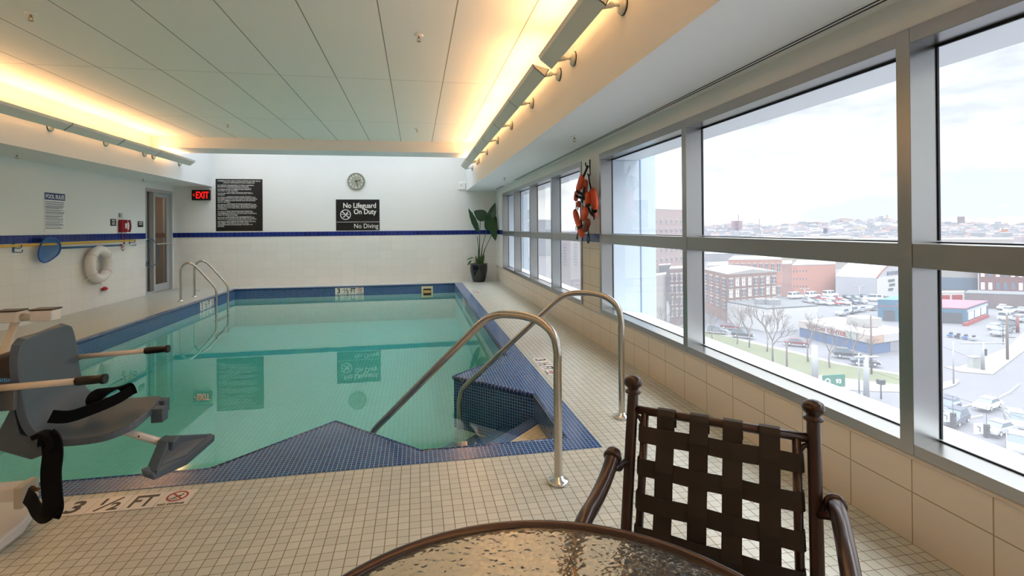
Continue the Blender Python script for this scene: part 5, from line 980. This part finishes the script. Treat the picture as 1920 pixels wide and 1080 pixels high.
ho = q.build('hills', M_hill, kind='structure')
cols = [(232, 224, 224), (218, 204, 206), (204, 202, 212), (238, 236, 236), (222, 198, 192), (198, 200, 208), (184, 190, 198)]  # house tones are paled to carry the distance haze
q = MB(); nh = 420
for ci in range(len(cols)):
    for k in range(nh):
        x = random.uniform(960, 1960); dist = random.uniform(700, 1560); h_ = dirpt(x, dist); jit = math.sin(x * .11) * 1.2 + math.sin(x * .031) * 1.2
        zt_ = EYE.z + 1550 * (CY + (x - CX) * -.0084 - (ridge(x) + jit)) / FPX; f_ = max(0, min(1, (dist - 1100) / 450)); z0 = GZ + (max(zt_, GZ + 5) - GZ) * f_ ** 1.3 if dist > 1100 else GZ
        w_, d_, hh = random.uniform(5, 22), random.uniform(5, 14), random.uniform(5, 10) * (1.0 if ci != 6 else 1.3)
        q.box((h_.x - w_ / 2, h_.y - d_ / 2, z0 - 4), (h_.x + w_ / 2, h_.y + d_ / 2, z0 + hh))
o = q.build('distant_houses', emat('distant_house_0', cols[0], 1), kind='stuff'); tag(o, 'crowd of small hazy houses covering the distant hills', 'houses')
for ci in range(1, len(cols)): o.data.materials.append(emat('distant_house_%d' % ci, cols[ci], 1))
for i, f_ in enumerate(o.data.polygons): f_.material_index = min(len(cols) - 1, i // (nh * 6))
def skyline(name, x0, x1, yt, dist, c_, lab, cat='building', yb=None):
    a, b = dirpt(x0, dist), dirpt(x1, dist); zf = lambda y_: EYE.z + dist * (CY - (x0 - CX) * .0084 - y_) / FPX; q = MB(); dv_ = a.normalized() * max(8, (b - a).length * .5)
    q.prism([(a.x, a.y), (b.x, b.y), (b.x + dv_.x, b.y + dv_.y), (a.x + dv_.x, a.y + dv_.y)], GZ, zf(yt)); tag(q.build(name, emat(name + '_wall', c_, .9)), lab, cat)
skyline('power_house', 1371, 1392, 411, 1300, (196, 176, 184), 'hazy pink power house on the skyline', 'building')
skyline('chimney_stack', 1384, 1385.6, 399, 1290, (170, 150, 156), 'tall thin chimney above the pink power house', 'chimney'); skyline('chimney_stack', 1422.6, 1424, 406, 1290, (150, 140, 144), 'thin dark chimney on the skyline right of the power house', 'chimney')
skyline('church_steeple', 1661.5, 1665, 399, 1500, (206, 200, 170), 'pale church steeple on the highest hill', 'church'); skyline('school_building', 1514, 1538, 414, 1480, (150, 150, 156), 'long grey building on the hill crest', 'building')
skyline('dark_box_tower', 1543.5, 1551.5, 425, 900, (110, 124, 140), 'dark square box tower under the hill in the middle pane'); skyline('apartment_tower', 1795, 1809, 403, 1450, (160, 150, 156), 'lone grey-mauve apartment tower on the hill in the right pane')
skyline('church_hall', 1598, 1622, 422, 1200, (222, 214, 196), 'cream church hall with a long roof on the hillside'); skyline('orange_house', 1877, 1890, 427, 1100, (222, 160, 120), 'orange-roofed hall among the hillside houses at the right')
# ---- cars
M_tyre = mat('black_tyre', (26, 26, 28), .8); M_cglass = mat('car_window_glass', (70, 82, 92), .12); M_lamp = mat('car_lamp_lens', (226, 226, 220), .2)
def car_template(kind):
    t = bpy.data.objects.new(kind + '_car', None); COL.objects.link(t)
    L_, W_, H_ = {'sedan': (4.6, 1.82, 1.45), 'suv': (4.7, 1.9, 1.78), 'van': (5.6, 2.0, 2.15)}[kind]
    if kind == 'sedan': body = [(-2.28, .35), (-2.3, .75), (-2.1, .92), (-1.2, .98), (1.0, .95), (2.05, .80), (2.3, .62), (2.3, .32)]; cab = [(-1.75, .94), (-1.15, 1.38), (-.2, 1.45), (.45, 1.38), (1.25, .93)]
    elif kind == 'suv': body = [(-2.33, .4), (-2.35, 1.0), (-2.2, 1.08), (.9, 1.08), (1.2, 1.04), (2.1, .95), (2.33, .75), (2.33, .38)]; cab = [(-2.25, 1.05), (-2.0, 1.70), (-1.0, 1.78), (.1, 1.72), (1.05, 1.05)]
    else: body = [(-2.78, .4), (-2.8, 1.2), (-2.75, 1.25), (1.6, 1.25), (1.9, 1.18), (2.65, 1.0), (2.8, .8), (2.8, .38)]; cab = [(-2.76, 1.2), (-2.66, 2.1), (-1.5, 2.17), (.9, 2.12), (1.85, 1.2)]
    def loft(prof_2, w0, w1, q):
        zt_ = max(p[1] for p in prof_2); zb_ = min(p[1] for p in prof_2); n_ = len(prof_2); W = lambda z_: w0 + (w1 - w0) * (z_ - zb_) / (zt_ - zb_)
        vs_ = [(x, -W(z_) / 2, z_) for x, z_ in prof_2] + [(x, W(z_) / 2, z_) for x, z_ in prof_2]
        q._add(vs_, [tuple(range(n_)), tuple(range(2 * n_ - 1, n_ - 1, -1))] + [(i, i + n_, (i + 1) % n_ + n_, (i + 1) % n_) for i in range(n_)]); return q
    paint = mat('car_paint_white', (232, 232, 232), .25, coat=.5)
    loft(body, W_, W_ * .96, MB()).build('body', paint, t, bevel=.06, local=True)
    loft(cab, W_ * .9, W_ * .72, MB()).build('window_band', M_cglass, t, bevel=.03, local=True)
    zt_ = max(p[1] for p in cab); roof = [p for p in cab if p[1] > zt_ - .09]; q = MB(); q.box((roof[0][0] - .05, -W_ * .37, zt_ - .06), (roof[-1][0] + .05, W_ * .37, zt_ + .015))
    for xx in (cab[0][0] + .55 * (1 if kind == 'sedan' else .3), (cab[0][0] + cab[-1][0]) / 2): q.box((xx, -W_ * .455, cab[0][1]), (xx + .09, W_ * .455, cab[0][1] + .03))
    if kind == 'van': q.box((-2.6, -W_ * .44, 1.25), (-2.2, W_ * .44, 2.1)); q.box((-.9, -W_ * .43, 1.25), (-.75, W_ * .43, 2.1))
    q.build('roof', paint, t, bevel=.02, local=True)
    for sx_ in (-1, 1):
        for sy_ in (-1, 1):
            q = MB(); q.lathe([(.33, 0), (.34, .02), (.34, .2), (.33, .22)], (sx_ * L_ * .30, sy_ * (W_ / 2 - .2) - (.0 if sy_ > 0 else 0), .34), 16, axis=(0, sy_, 0)); wh = q.build('wheel', M_tyre, t, local=True)
            q = MB(); q.lathe([(.2, .2), (.2, .23)], (sx_ * L_ * .30, sy_ * (W_ / 2 - .2), .34), 12, axis=(0, sy_, 0)); q.build('hub_cap', M_alu, wh, local=True)
    for sy_ in (-1, 1):
        q = MB(); q.box((L_ / 2 - .12, sy_ * W_ * .34 - .2, .60), (L_ / 2 - .0, sy_ * W_ * .34 + .2, .76)); q.build('headlight', M_lamp, t, local=True)
    return t
TPL = {k: car_template(k) for k in ('sedan', 'suv', 'van')}
used = set()
PAINT = {'white': (236, 236, 236), 'silver': (186, 190, 196), 'red': (176, 52, 58), 'navy': (50, 60, 84), 'grey': (120, 126, 134), 'dark': (48, 54, 62), 'blue': (70, 100, 140), 'maroon': (120, 40, 52)}
def car(kind, x, y, deg, paint, label, group=None, pos=None):
    o = TPL[kind] if kind not in used else copy_tree(TPL[kind]); used.add(kind)
    p = pos or g(x, y); o.location = (p[0], p[1], GZ + gz[0] + .02); o.rotation_euler = (0, 0, math.radians(deg)); tag(o, label, 'van' if kind == 'van' else 'car', group)
    M = mat('car_paint_' + paint, dim(PAINT[paint], .6), .25, coat=.5)
    for ch in o.children:
        if ch.name.split('.')[0] in ('body', 'roof'): ch.material_slots[0].link = 'OBJECT'; ch.material_slots[0].material = M
    return o
row1 = [(1492, 560), (1524, 559), (1557, 557), (1594, 556), (1637, 565)]
vl = ['leftmost white van parked by the orange wall', 'second white van from the left by the orange wall', 'third white van from the left by the orange wall', 'white van parked before the warehouse side wall', 'white van standing apart at the right end of the lot']
for (x, y), lb in zip(row1, vl): car('van', x, y, 8 if x < 1620 else 150, 'white', lb, 'white vans in the lot')
lot = [(1514, 568, 'silver'), (1535, 571, 'silver'), (1551, 572, 'white'), (1567, 572, 'red'), (1583, 571, 'white'), (1599, 570, 'navy'), (1615, 569, 'silver'), (1538, 563, 'red'), (1554, 563, 'white'), (1570, 563, 'red'), (1586, 562, 'dark'), (1602, 562, 'grey'), (1617, 561, 'navy')]
pw = {'silver': 'silver', 'white': 'white', 'red': 'red', 'navy': 'navy blue', 'dark': 'dark grey', 'grey': 'grey'}
posn = ['first', 'second', 'third', 'fourth', 'fifth', 'sixth', 'seventh', 'eighth', 'ninth', 'tenth', 'eleventh', 'twelfth', 'last']
for i, (x, y, c_) in enumerate(lot): car('sedan', x, y, 78, c_, '%s car, %s from the left in the %s packed row before the vans' % (pw[c_], posn[i % 7], 'nearer' if i < 7 else 'farther'), 'packed rows of parked cars')
car('suv', 1579, 592, 200, 'silver', 'silver car with open tail, nearest in the parking lot', 'cars in the aisle'); car('suv', 1596, 588, 200, 'silver', 'silver car just behind the nearest one in the lot', 'cars in the aisle'); car('sedan', 1612, 585, -170, 'silver', 'long silver car in the middle of the parking lot', 'cars in the aisle'); car('sedan', 1637, 582, -170, 'grey', 'grey car half hidden by the window post', 'cars in the aisle')
car('sedan', 1493, 649, -35, 'maroon', 'maroon car parked at the kerb before the corner shop'); car('suv', 1588, 672, -32, 'dark', 'dark car parked at the kerb under the bare trees'); car('sedan', 1621, 686, -32, 'navy', 'navy car at the kerb right of the dark one'); car('sedan', 1369, 618, -40, 'maroon', 'dull red car left of the white garage'); car('suv', 1345, 626, -40, 'grey', 'grey car at the kerb near the left mullion'); car('suv', 1392, 634, -40, 'dark', 'dark car at the kerb beside the white garage')
rl = [(1872, 566, 'silver', 'suv', -10, 'silver car before the dark garage row'), (1881, 581, 'white', 'sedan', 20, 'white car at the top of the right-hand lot'), (1893, 587, 'white', 'suv', 20, 'white car second row of the right-hand lot'), (1917, 586, 'silver', 'sedan', 20, 'silver car second row at the right edge'), (1890, 601, 'white', 'van', 10, 'white van in the right-hand lot'), (1914, 604, 'silver', 'suv', 12, 'silver car behind the reddish post at the right edge'), (1893, 616, 'dark', 'suv', 12, 'dark car in the right-hand lot'), (1868, 619, 'white', 'sedan', 12, 'white car at the left of the lowest parked row'), (1884, 624, 'grey', 'sedan', 12, 'grey car in the lowest parked row'), (1873, 630, 'silver', 'sedan', 14, 'silver car nearest the street in the right-hand lot')]
for x, y, c_, k_, dg, lb in rl: car(k_, x, y, dg, c_, lb)
car('sedan', 1852, 768, 196, 'white', 'white sedan crossing the road junction'); car('suv', 1908, 803, 225, 'silver', 'silver car waiting at the right edge of the junction'); car('suv', 1908, 848, 215, 'silver', 'silver car at the bottom right corner of the window'); car('sedan', 1872, 815, 190, 'silver', 'silver-green car behind the hanging traffic signals'); car('suv', 1790, 796, 200, 'navy', 'navy blue car beside the window post, lower'); car('suv', 1775, 774, 200, 'navy', 'dark blue car beside the window post, upper')
for k_ in TPL:
    if k_ not in used: pass
# small craft behind a fence at the lot corner
for i, (x, y, c_) in enumerate(((1784, 632, 'blue'), (1798, 634, 'dark'), (1812, 636, 'blue'), (1827, 638, 'silver'))):
    p = g(x, y); t = empty('parked_jet_ski', (p[0], p[1], GZ), ['leftmost blue small craft behind the lot corner', 'dark small craft second from the left', 'blue small craft third from the left', 'silver small craft at the right of its row'][i], 'jet ski', 'small craft at the lot corner', rz=.4)
    q = MB(); q._add([(-1.4, -.5, .3), (1.6, 0, .4), (-1.4, .5, .3), (-1.4, -.45, .8), (1.3, 0, .8), (-1.4, .45, .8)], [(0, 1, 2), (5, 4, 3), (0, 3, 4, 1), (1, 4, 5, 2), (2, 5, 3, 0)]); q.build('hull', mat('car_paint_' + c_, PAINT[c_], .3), t, local=True)
    q = MB(); q.box((-.9, -.2, .8), (.2, .2, 1.15)); q.build('seat', M_tyre, t, local=True)
# ---- bare trees
M_bark = emat('grey_brown_bark', (150, 136, 128), .9)
def tree_mesh(seed, h_):
    random.seed(seed); q = MB()
    def br(p, d, L_, r, lv_):
        e_ = p + d * L_; mid_ = (p + e_) / 2 + Vector((random.uniform(-1, 1), random.uniform(-1, 1), 0)) * L_ * .06
        q.tube([p, mid_, e_], [r, r * .85, r * .68], 6 if lv_ < 2 else 4, cap=lv_ == 0)
        if lv_ >= 5: return
        for k in range(3 if lv_ < 4 else 2):
            a_ = random.uniform(0, 2 * PI); tl = random.uniform(.35, .75); o1 = d.orthogonal().normalized(); o2 = d.cross(o1); nd = (d * math.cos(tl) + (o1 * math.cos(a_) + o2 * math.sin(a_)) * math.sin(tl) + Vector((0, 0, .12))).normalized()
            br(e_ if k else p.lerp(e_, .8), nd, L_ * random.uniform(.62, .8), r * .62, lv_ + 1)
    br(Vector((0, 0, 0)), Vector((random.uniform(-.05, .05), random.uniform(-.05, .05), 1)).normalized(), h_ * .27, h_ * .014, 0); return q
TR3 = [tree_mesh(s_, 9).build('bare_tree', M_bark, local=True) for s_ in (5, 9, 14)]
tr = [(1449, 679, 1.15, 0, 'large bare tree on the grass strip before the white garage'), (1405, 652, .95, 1, 'bare tree on the grass left of the large one'), (1438, 660, .8, 2, 'smaller bare tree close behind the large one'), (1515, 679, .95, 1, 'pale branched bare tree before the shop sign band'), (1556, 690, .85, 0, 'dark bare tree just right of the thick white pole'), (1600, 676, .8, 2, 'bare tree leaning over the parked cars at the shop corner'), (1270, 630, 1.2, 1, 'bare tree filling the left near pane before the dusky brick'), (1382, 646, .75, 0, 'hazy bare tree before the corner of the brown brick building'), (1336, 640, .8, 2, 'bare tree beside the left mullion of the middle pane'), (1244, 625, .7, 0, 'small bare tree at the edge of the white pier'), (1629, 670, .42, 1, 'small bare tree by the corner of the sign band')]
for i, (x, y, s_, k_, lb) in enumerate(tr):
    o = TR3[k_] if TR3[k_].get('label') is None else TR3[k_].copy()
    if o.name not in COL.objects: COL.objects.link(o)
    p = g(x, y); o.location = (p[0], p[1], GZ); s_ *= 1.45; o.scale = (s_, s_, s_); o.rotation_euler = (0, 0, i * 1.7); tag(o, lb, 'tree', 'bare street trees')
q = MB()
for k in range(60): a_ = random.uniform(0, 6.28); r_ = random.uniform(0, 2.2); q.ball((r_ * math.cos(a_), r_ * math.sin(a_), random.uniform(.4, 1.6)), random.uniform(.4, .8), n=8)
p = g(1659, 562); bo = q.build('evergreen_bush', emat('dull_green_foliage', (96, 112, 96), .9), local=True); bo.location = (p[0], p[1], GZ); bo.scale = (.6,) * 3; tag(bo, 'dull green bush at the corner of the warehouse gable', 'bush')
# ---- poles, signals, signs
M_pole = emat('pale_grey_pole', (196, 200, 206), .5); M_wood = emat('wooden_pole_brown', (132, 116, 106), .9); M_dk = mat('black_signal', (30, 32, 34), .5)
def pole(name, x, yb, yt, r, M, lab, arms=(), head=None, cat='street pole'):
    p = g(x, yb); zt_ = at(x, yt, Y=p[1]).z; t = empty(name, (p[0], p[1], GZ), lab, cat); q = MB(); q.tube([(p[0], p[1], GZ), (p[0], p[1], zt_)], [r, r * .8], 10); q.build('pole', M, t)
    for z_f, L_ in arms:
        z_ = GZ + (zt_ - GZ) * z_f; q = MB(); q.tube([(p[0] - RT.x * L_ * .5, p[1] - RT.y * L_ * .5, z_), (p[0] + RT.x * L_ * .5, p[1] + RT.y * L_ * .5, z_)], r * .45, 6); q.build('cross_arm', M, t)
    if head == 'lamp':
        for s_ in (-1, 1): q = MB(); q.box((p[0] + s_ * RT.x * 1.3 - .4, p[1] + s_ * RT.y * 1.3 - .2, zt_ - .1), (p[0] + s_ * RT.x * 1.3 + .4, p[1] + s_ * RT.y * 1.3 + .2, zt_ + .15)); q.build('lamp_head', M_pole, t)
    if head == 'signal': q = MB(); q.box((p[0] + .3, p[1] - .2, zt_ - 2.4), (p[0] + .7, p[1] + .2, zt_ - 1.2)); q.build('signal_head', M_dk, t)
    if head == 'box': q = MB(); q.box((p[0] - .4, p[1] - .4, zt_ - .1), (p[0] + .4, p[1] + .4, zt_ + .6)); q.build('pole_head', M_dk, t)
    return t
pole('street_pole', 1475.5, 700, 640, .18, M_wood, 'grey pole with a lamp arm left of the thick white pole', ((.99, 3.6),)); pole('sign_gantry_post', 1528, 724, 648, .55, M_pole, 'thick white post standing on the grass strip'); pole('sign_gantry_post', 1624.5, 748, 667, .42, M_pole, 'thick white post with a pale cross arm near the window post', ((.97, 3.6),))
pole('street_pole', 1611, 742, 662, .12, M_pole, 'thin pale pole between the two thick white posts'); pole('utility_pole', 1634, 702, 592, .18, M_wood, 'brown wooden utility pole before the corner shop', ((.8, 2.6),)); pole('black_signal_post', 1652, 748, 719, .12, M_dk, 'short black post with a box head near the window post', (), 'box')
pole('street_lamp', 1509, 566, 541, .12, M_pole, 'twin-headed lamp before the blank orange block', ((.97, 3.4),), 'lamp', 'street lamp'); pole('street_lamp', 1612, 572, 537, .12, M_pole, 'twin-headed lamp before the warehouse side wall', ((.97, 3.4),), 'lamp', 'street lamp'); pole('street_lamp', 1599, 590, 566, .1, M_dk, 'thin dark pole in the middle of the parking lot')
pole('street_pole', 1788, 721, 640, .12, M_pole, 'thin pale pole on the small island in the right pane'); pole('traffic_signal_pole', 1843, 694, 642, .28, M_pole, 'white traffic signal pole on the paved corner', ((.97, 8),), 'signal'); pole('utility_pole', 1889, 675, 590, .22, M_wood, 'brown utility pole on the paved corner', ((.5, 3),)); pole('reddish_post', 1908, 624, 592, .35, emat('brick_red_post', (160, 100, 100), .8), 'short reddish post among the cars in the right-hand lot'); pole('street_pole', 1881, 646, 608, .08, M_dk, 'thin dark pole before the lowest parked row')
p = g(1826, 689); t = empty('utility_cabinet', (p[0], p[1], GZ), 'white utility cabinet on the paved corner', 'cabinet'); q = MB(); q.box((p[0] - .9, p[1] - .5, GZ), (p[0] + .9, p[1] + .5, GZ + 1.9)); q.build('cabinet_body', emat('pale_cabinet', (216, 222, 220), .5), t); q = MB(); q.box((p[0] - .95, p[1] - .55, GZ + 1.9), (p[0] + .95, p[1] + .55, GZ + 2.0)); q.build('cabinet_lid', M_pole, t)
# green motorway sign beside the building
Zs = at(1563, 715, Y=38).z; t = empty('green_road_sign', tuple(at(1563, 722, Y=38)), 'green overhead road sign reading 93 beside the window sill', 'road sign')
sg_r = Vector((RT.x, RT.y, 0)).normalized(); c = at(1563.5, 714.5, Y=38); q = MB(); w_, h_ = 1.05, .52; nn_s = sg_r.cross(Vector((0, 0, 1)))
V = [c + sg_r * a * w_ * .95 + Vector((0, 0, b * h_ * 1.05 + a * .05)) for a, b in ((-1, -1), (1, -1), (1, 1), (-1, 1))]; q._add(V + [v - nn_s * .06 for v in V], [(0, 1, 2, 3), (7, 6, 5, 4), (0, 4, 5, 1), (1, 5, 6, 2), (2, 6, 7, 3), (3, 7, 4, 0)]); q.build('sign_panel', emat('motorway_green', (18, 140, 112), .5), t)
q = MB(); q.text('93', .50, c + sg_r * .42 + nn_s * .01 + Vector((0, 0, -.18)), sg_r, (0, 0, 1), 'CENTER', depth=.02, bold=.01); ring_disc(q, c + sg_r * -.55 + nn_s * .01, .16, .24, sg_r, (0, 0, 1), .01); q.build('sign_lettering', M_white, t)
q = MB(); q.tube([c - nn_s * .1 + Vector((0, 0, -.4)), (c.x - nn_s.x * .1, c.y - nn_s.y * .1, GZ)], .15, 8); q.build('sign_post', M_pole, t)
# two signals with left-turn plates hanging on a span wire
for x, y, lb in ((1787, 786, 'hanging traffic signal nearest the window post'), (1850, 808, 'hanging traffic signal right of the other one')):
    c = at(x, y, Z=-17.5); t = empty('hanging_traffic_signal', tuple(c), lb, 'traffic light', 'hanging traffic signals')
    r_ = Vector((RT.x, RT.y, 0)).normalized(); n_s = r_.cross(Vector((0, 0, 1))); 
    def sb(c0, hw_, hh_, dp): V = [c0 + r_ * a * hw_ + Vector((0, 0, b * hh_)) for a, b in ((-1, -1), (1, -1), (1, 1), (-1, 1))]; q._add([v + n_s * dp for v in V] + [v - n_s * dp for v in V], [(0, 1, 2, 3), (7, 6, 5, 4), (0, 4, 5, 1), (1, 5, 6, 2), (2, 6, 7, 3), (3, 7, 4, 0)])
    q = MB(); sb(c, .22, .62, .12); q.build('signal_housing', M_dk, t, bevel=.03)
    q = MB()
    for k in (-1, 0, 1): q.lathe([(.13, .12), (.14, .24), (.12, .24), (.11, .13)], c + Vector((0, 0, k * .38)), 12, axis=n_s)
    q.build('lamp_hood', M_dk, t)
    q = MB(); sb(c - r_ * .75 + Vector((0, 0, .22)), .42, .48, .03); pl_ = q.build('arrow_plate', M_wht, t); q = MB(); cc = c - r_ * .75 + Vector((0, 0, .22)) + n_s * .04; bar(q, cc + r_ * .12 + Vector((0, 0, -.3)), cc + r_ * .12 + Vector((0, 0, .1)), .07, n_s); bar(q, cc + r_ * .15 + Vector((0, 0, .08)), cc - r_ * .16 + Vector((0, 0, .24)), .07, n_s); q.build('arrow', M_dk, pl_)
    q = MB(); q.tube([c + Vector((0, 0, .6)), c + Vector((0, 0, 2.2))], .02, 5); q.build('hanger', M_dk, t)
A_, B_ = at(1787, 786, Z=-17.5), at(1850, 808, Z=-17.5); dd_ = (B_ - A_); q = MB(); q.tube([A_ - dd_ * 3 + Vector((0, 0, 2.2)), A_ + Vector((0, 0, 2.2)), B_ + Vector((0, 0, 2.2)), B_ + dd_ * 3 + Vector((0, 0, 2.2))], .02, 5); tag(q.build('span_wire', M_dk), 'thin black span wire carrying the hanging traffic signals', 'wire')
for n_, pts_ in (('overhead_wire', [(1636, 600), (1690, 668)]), ):
    pass
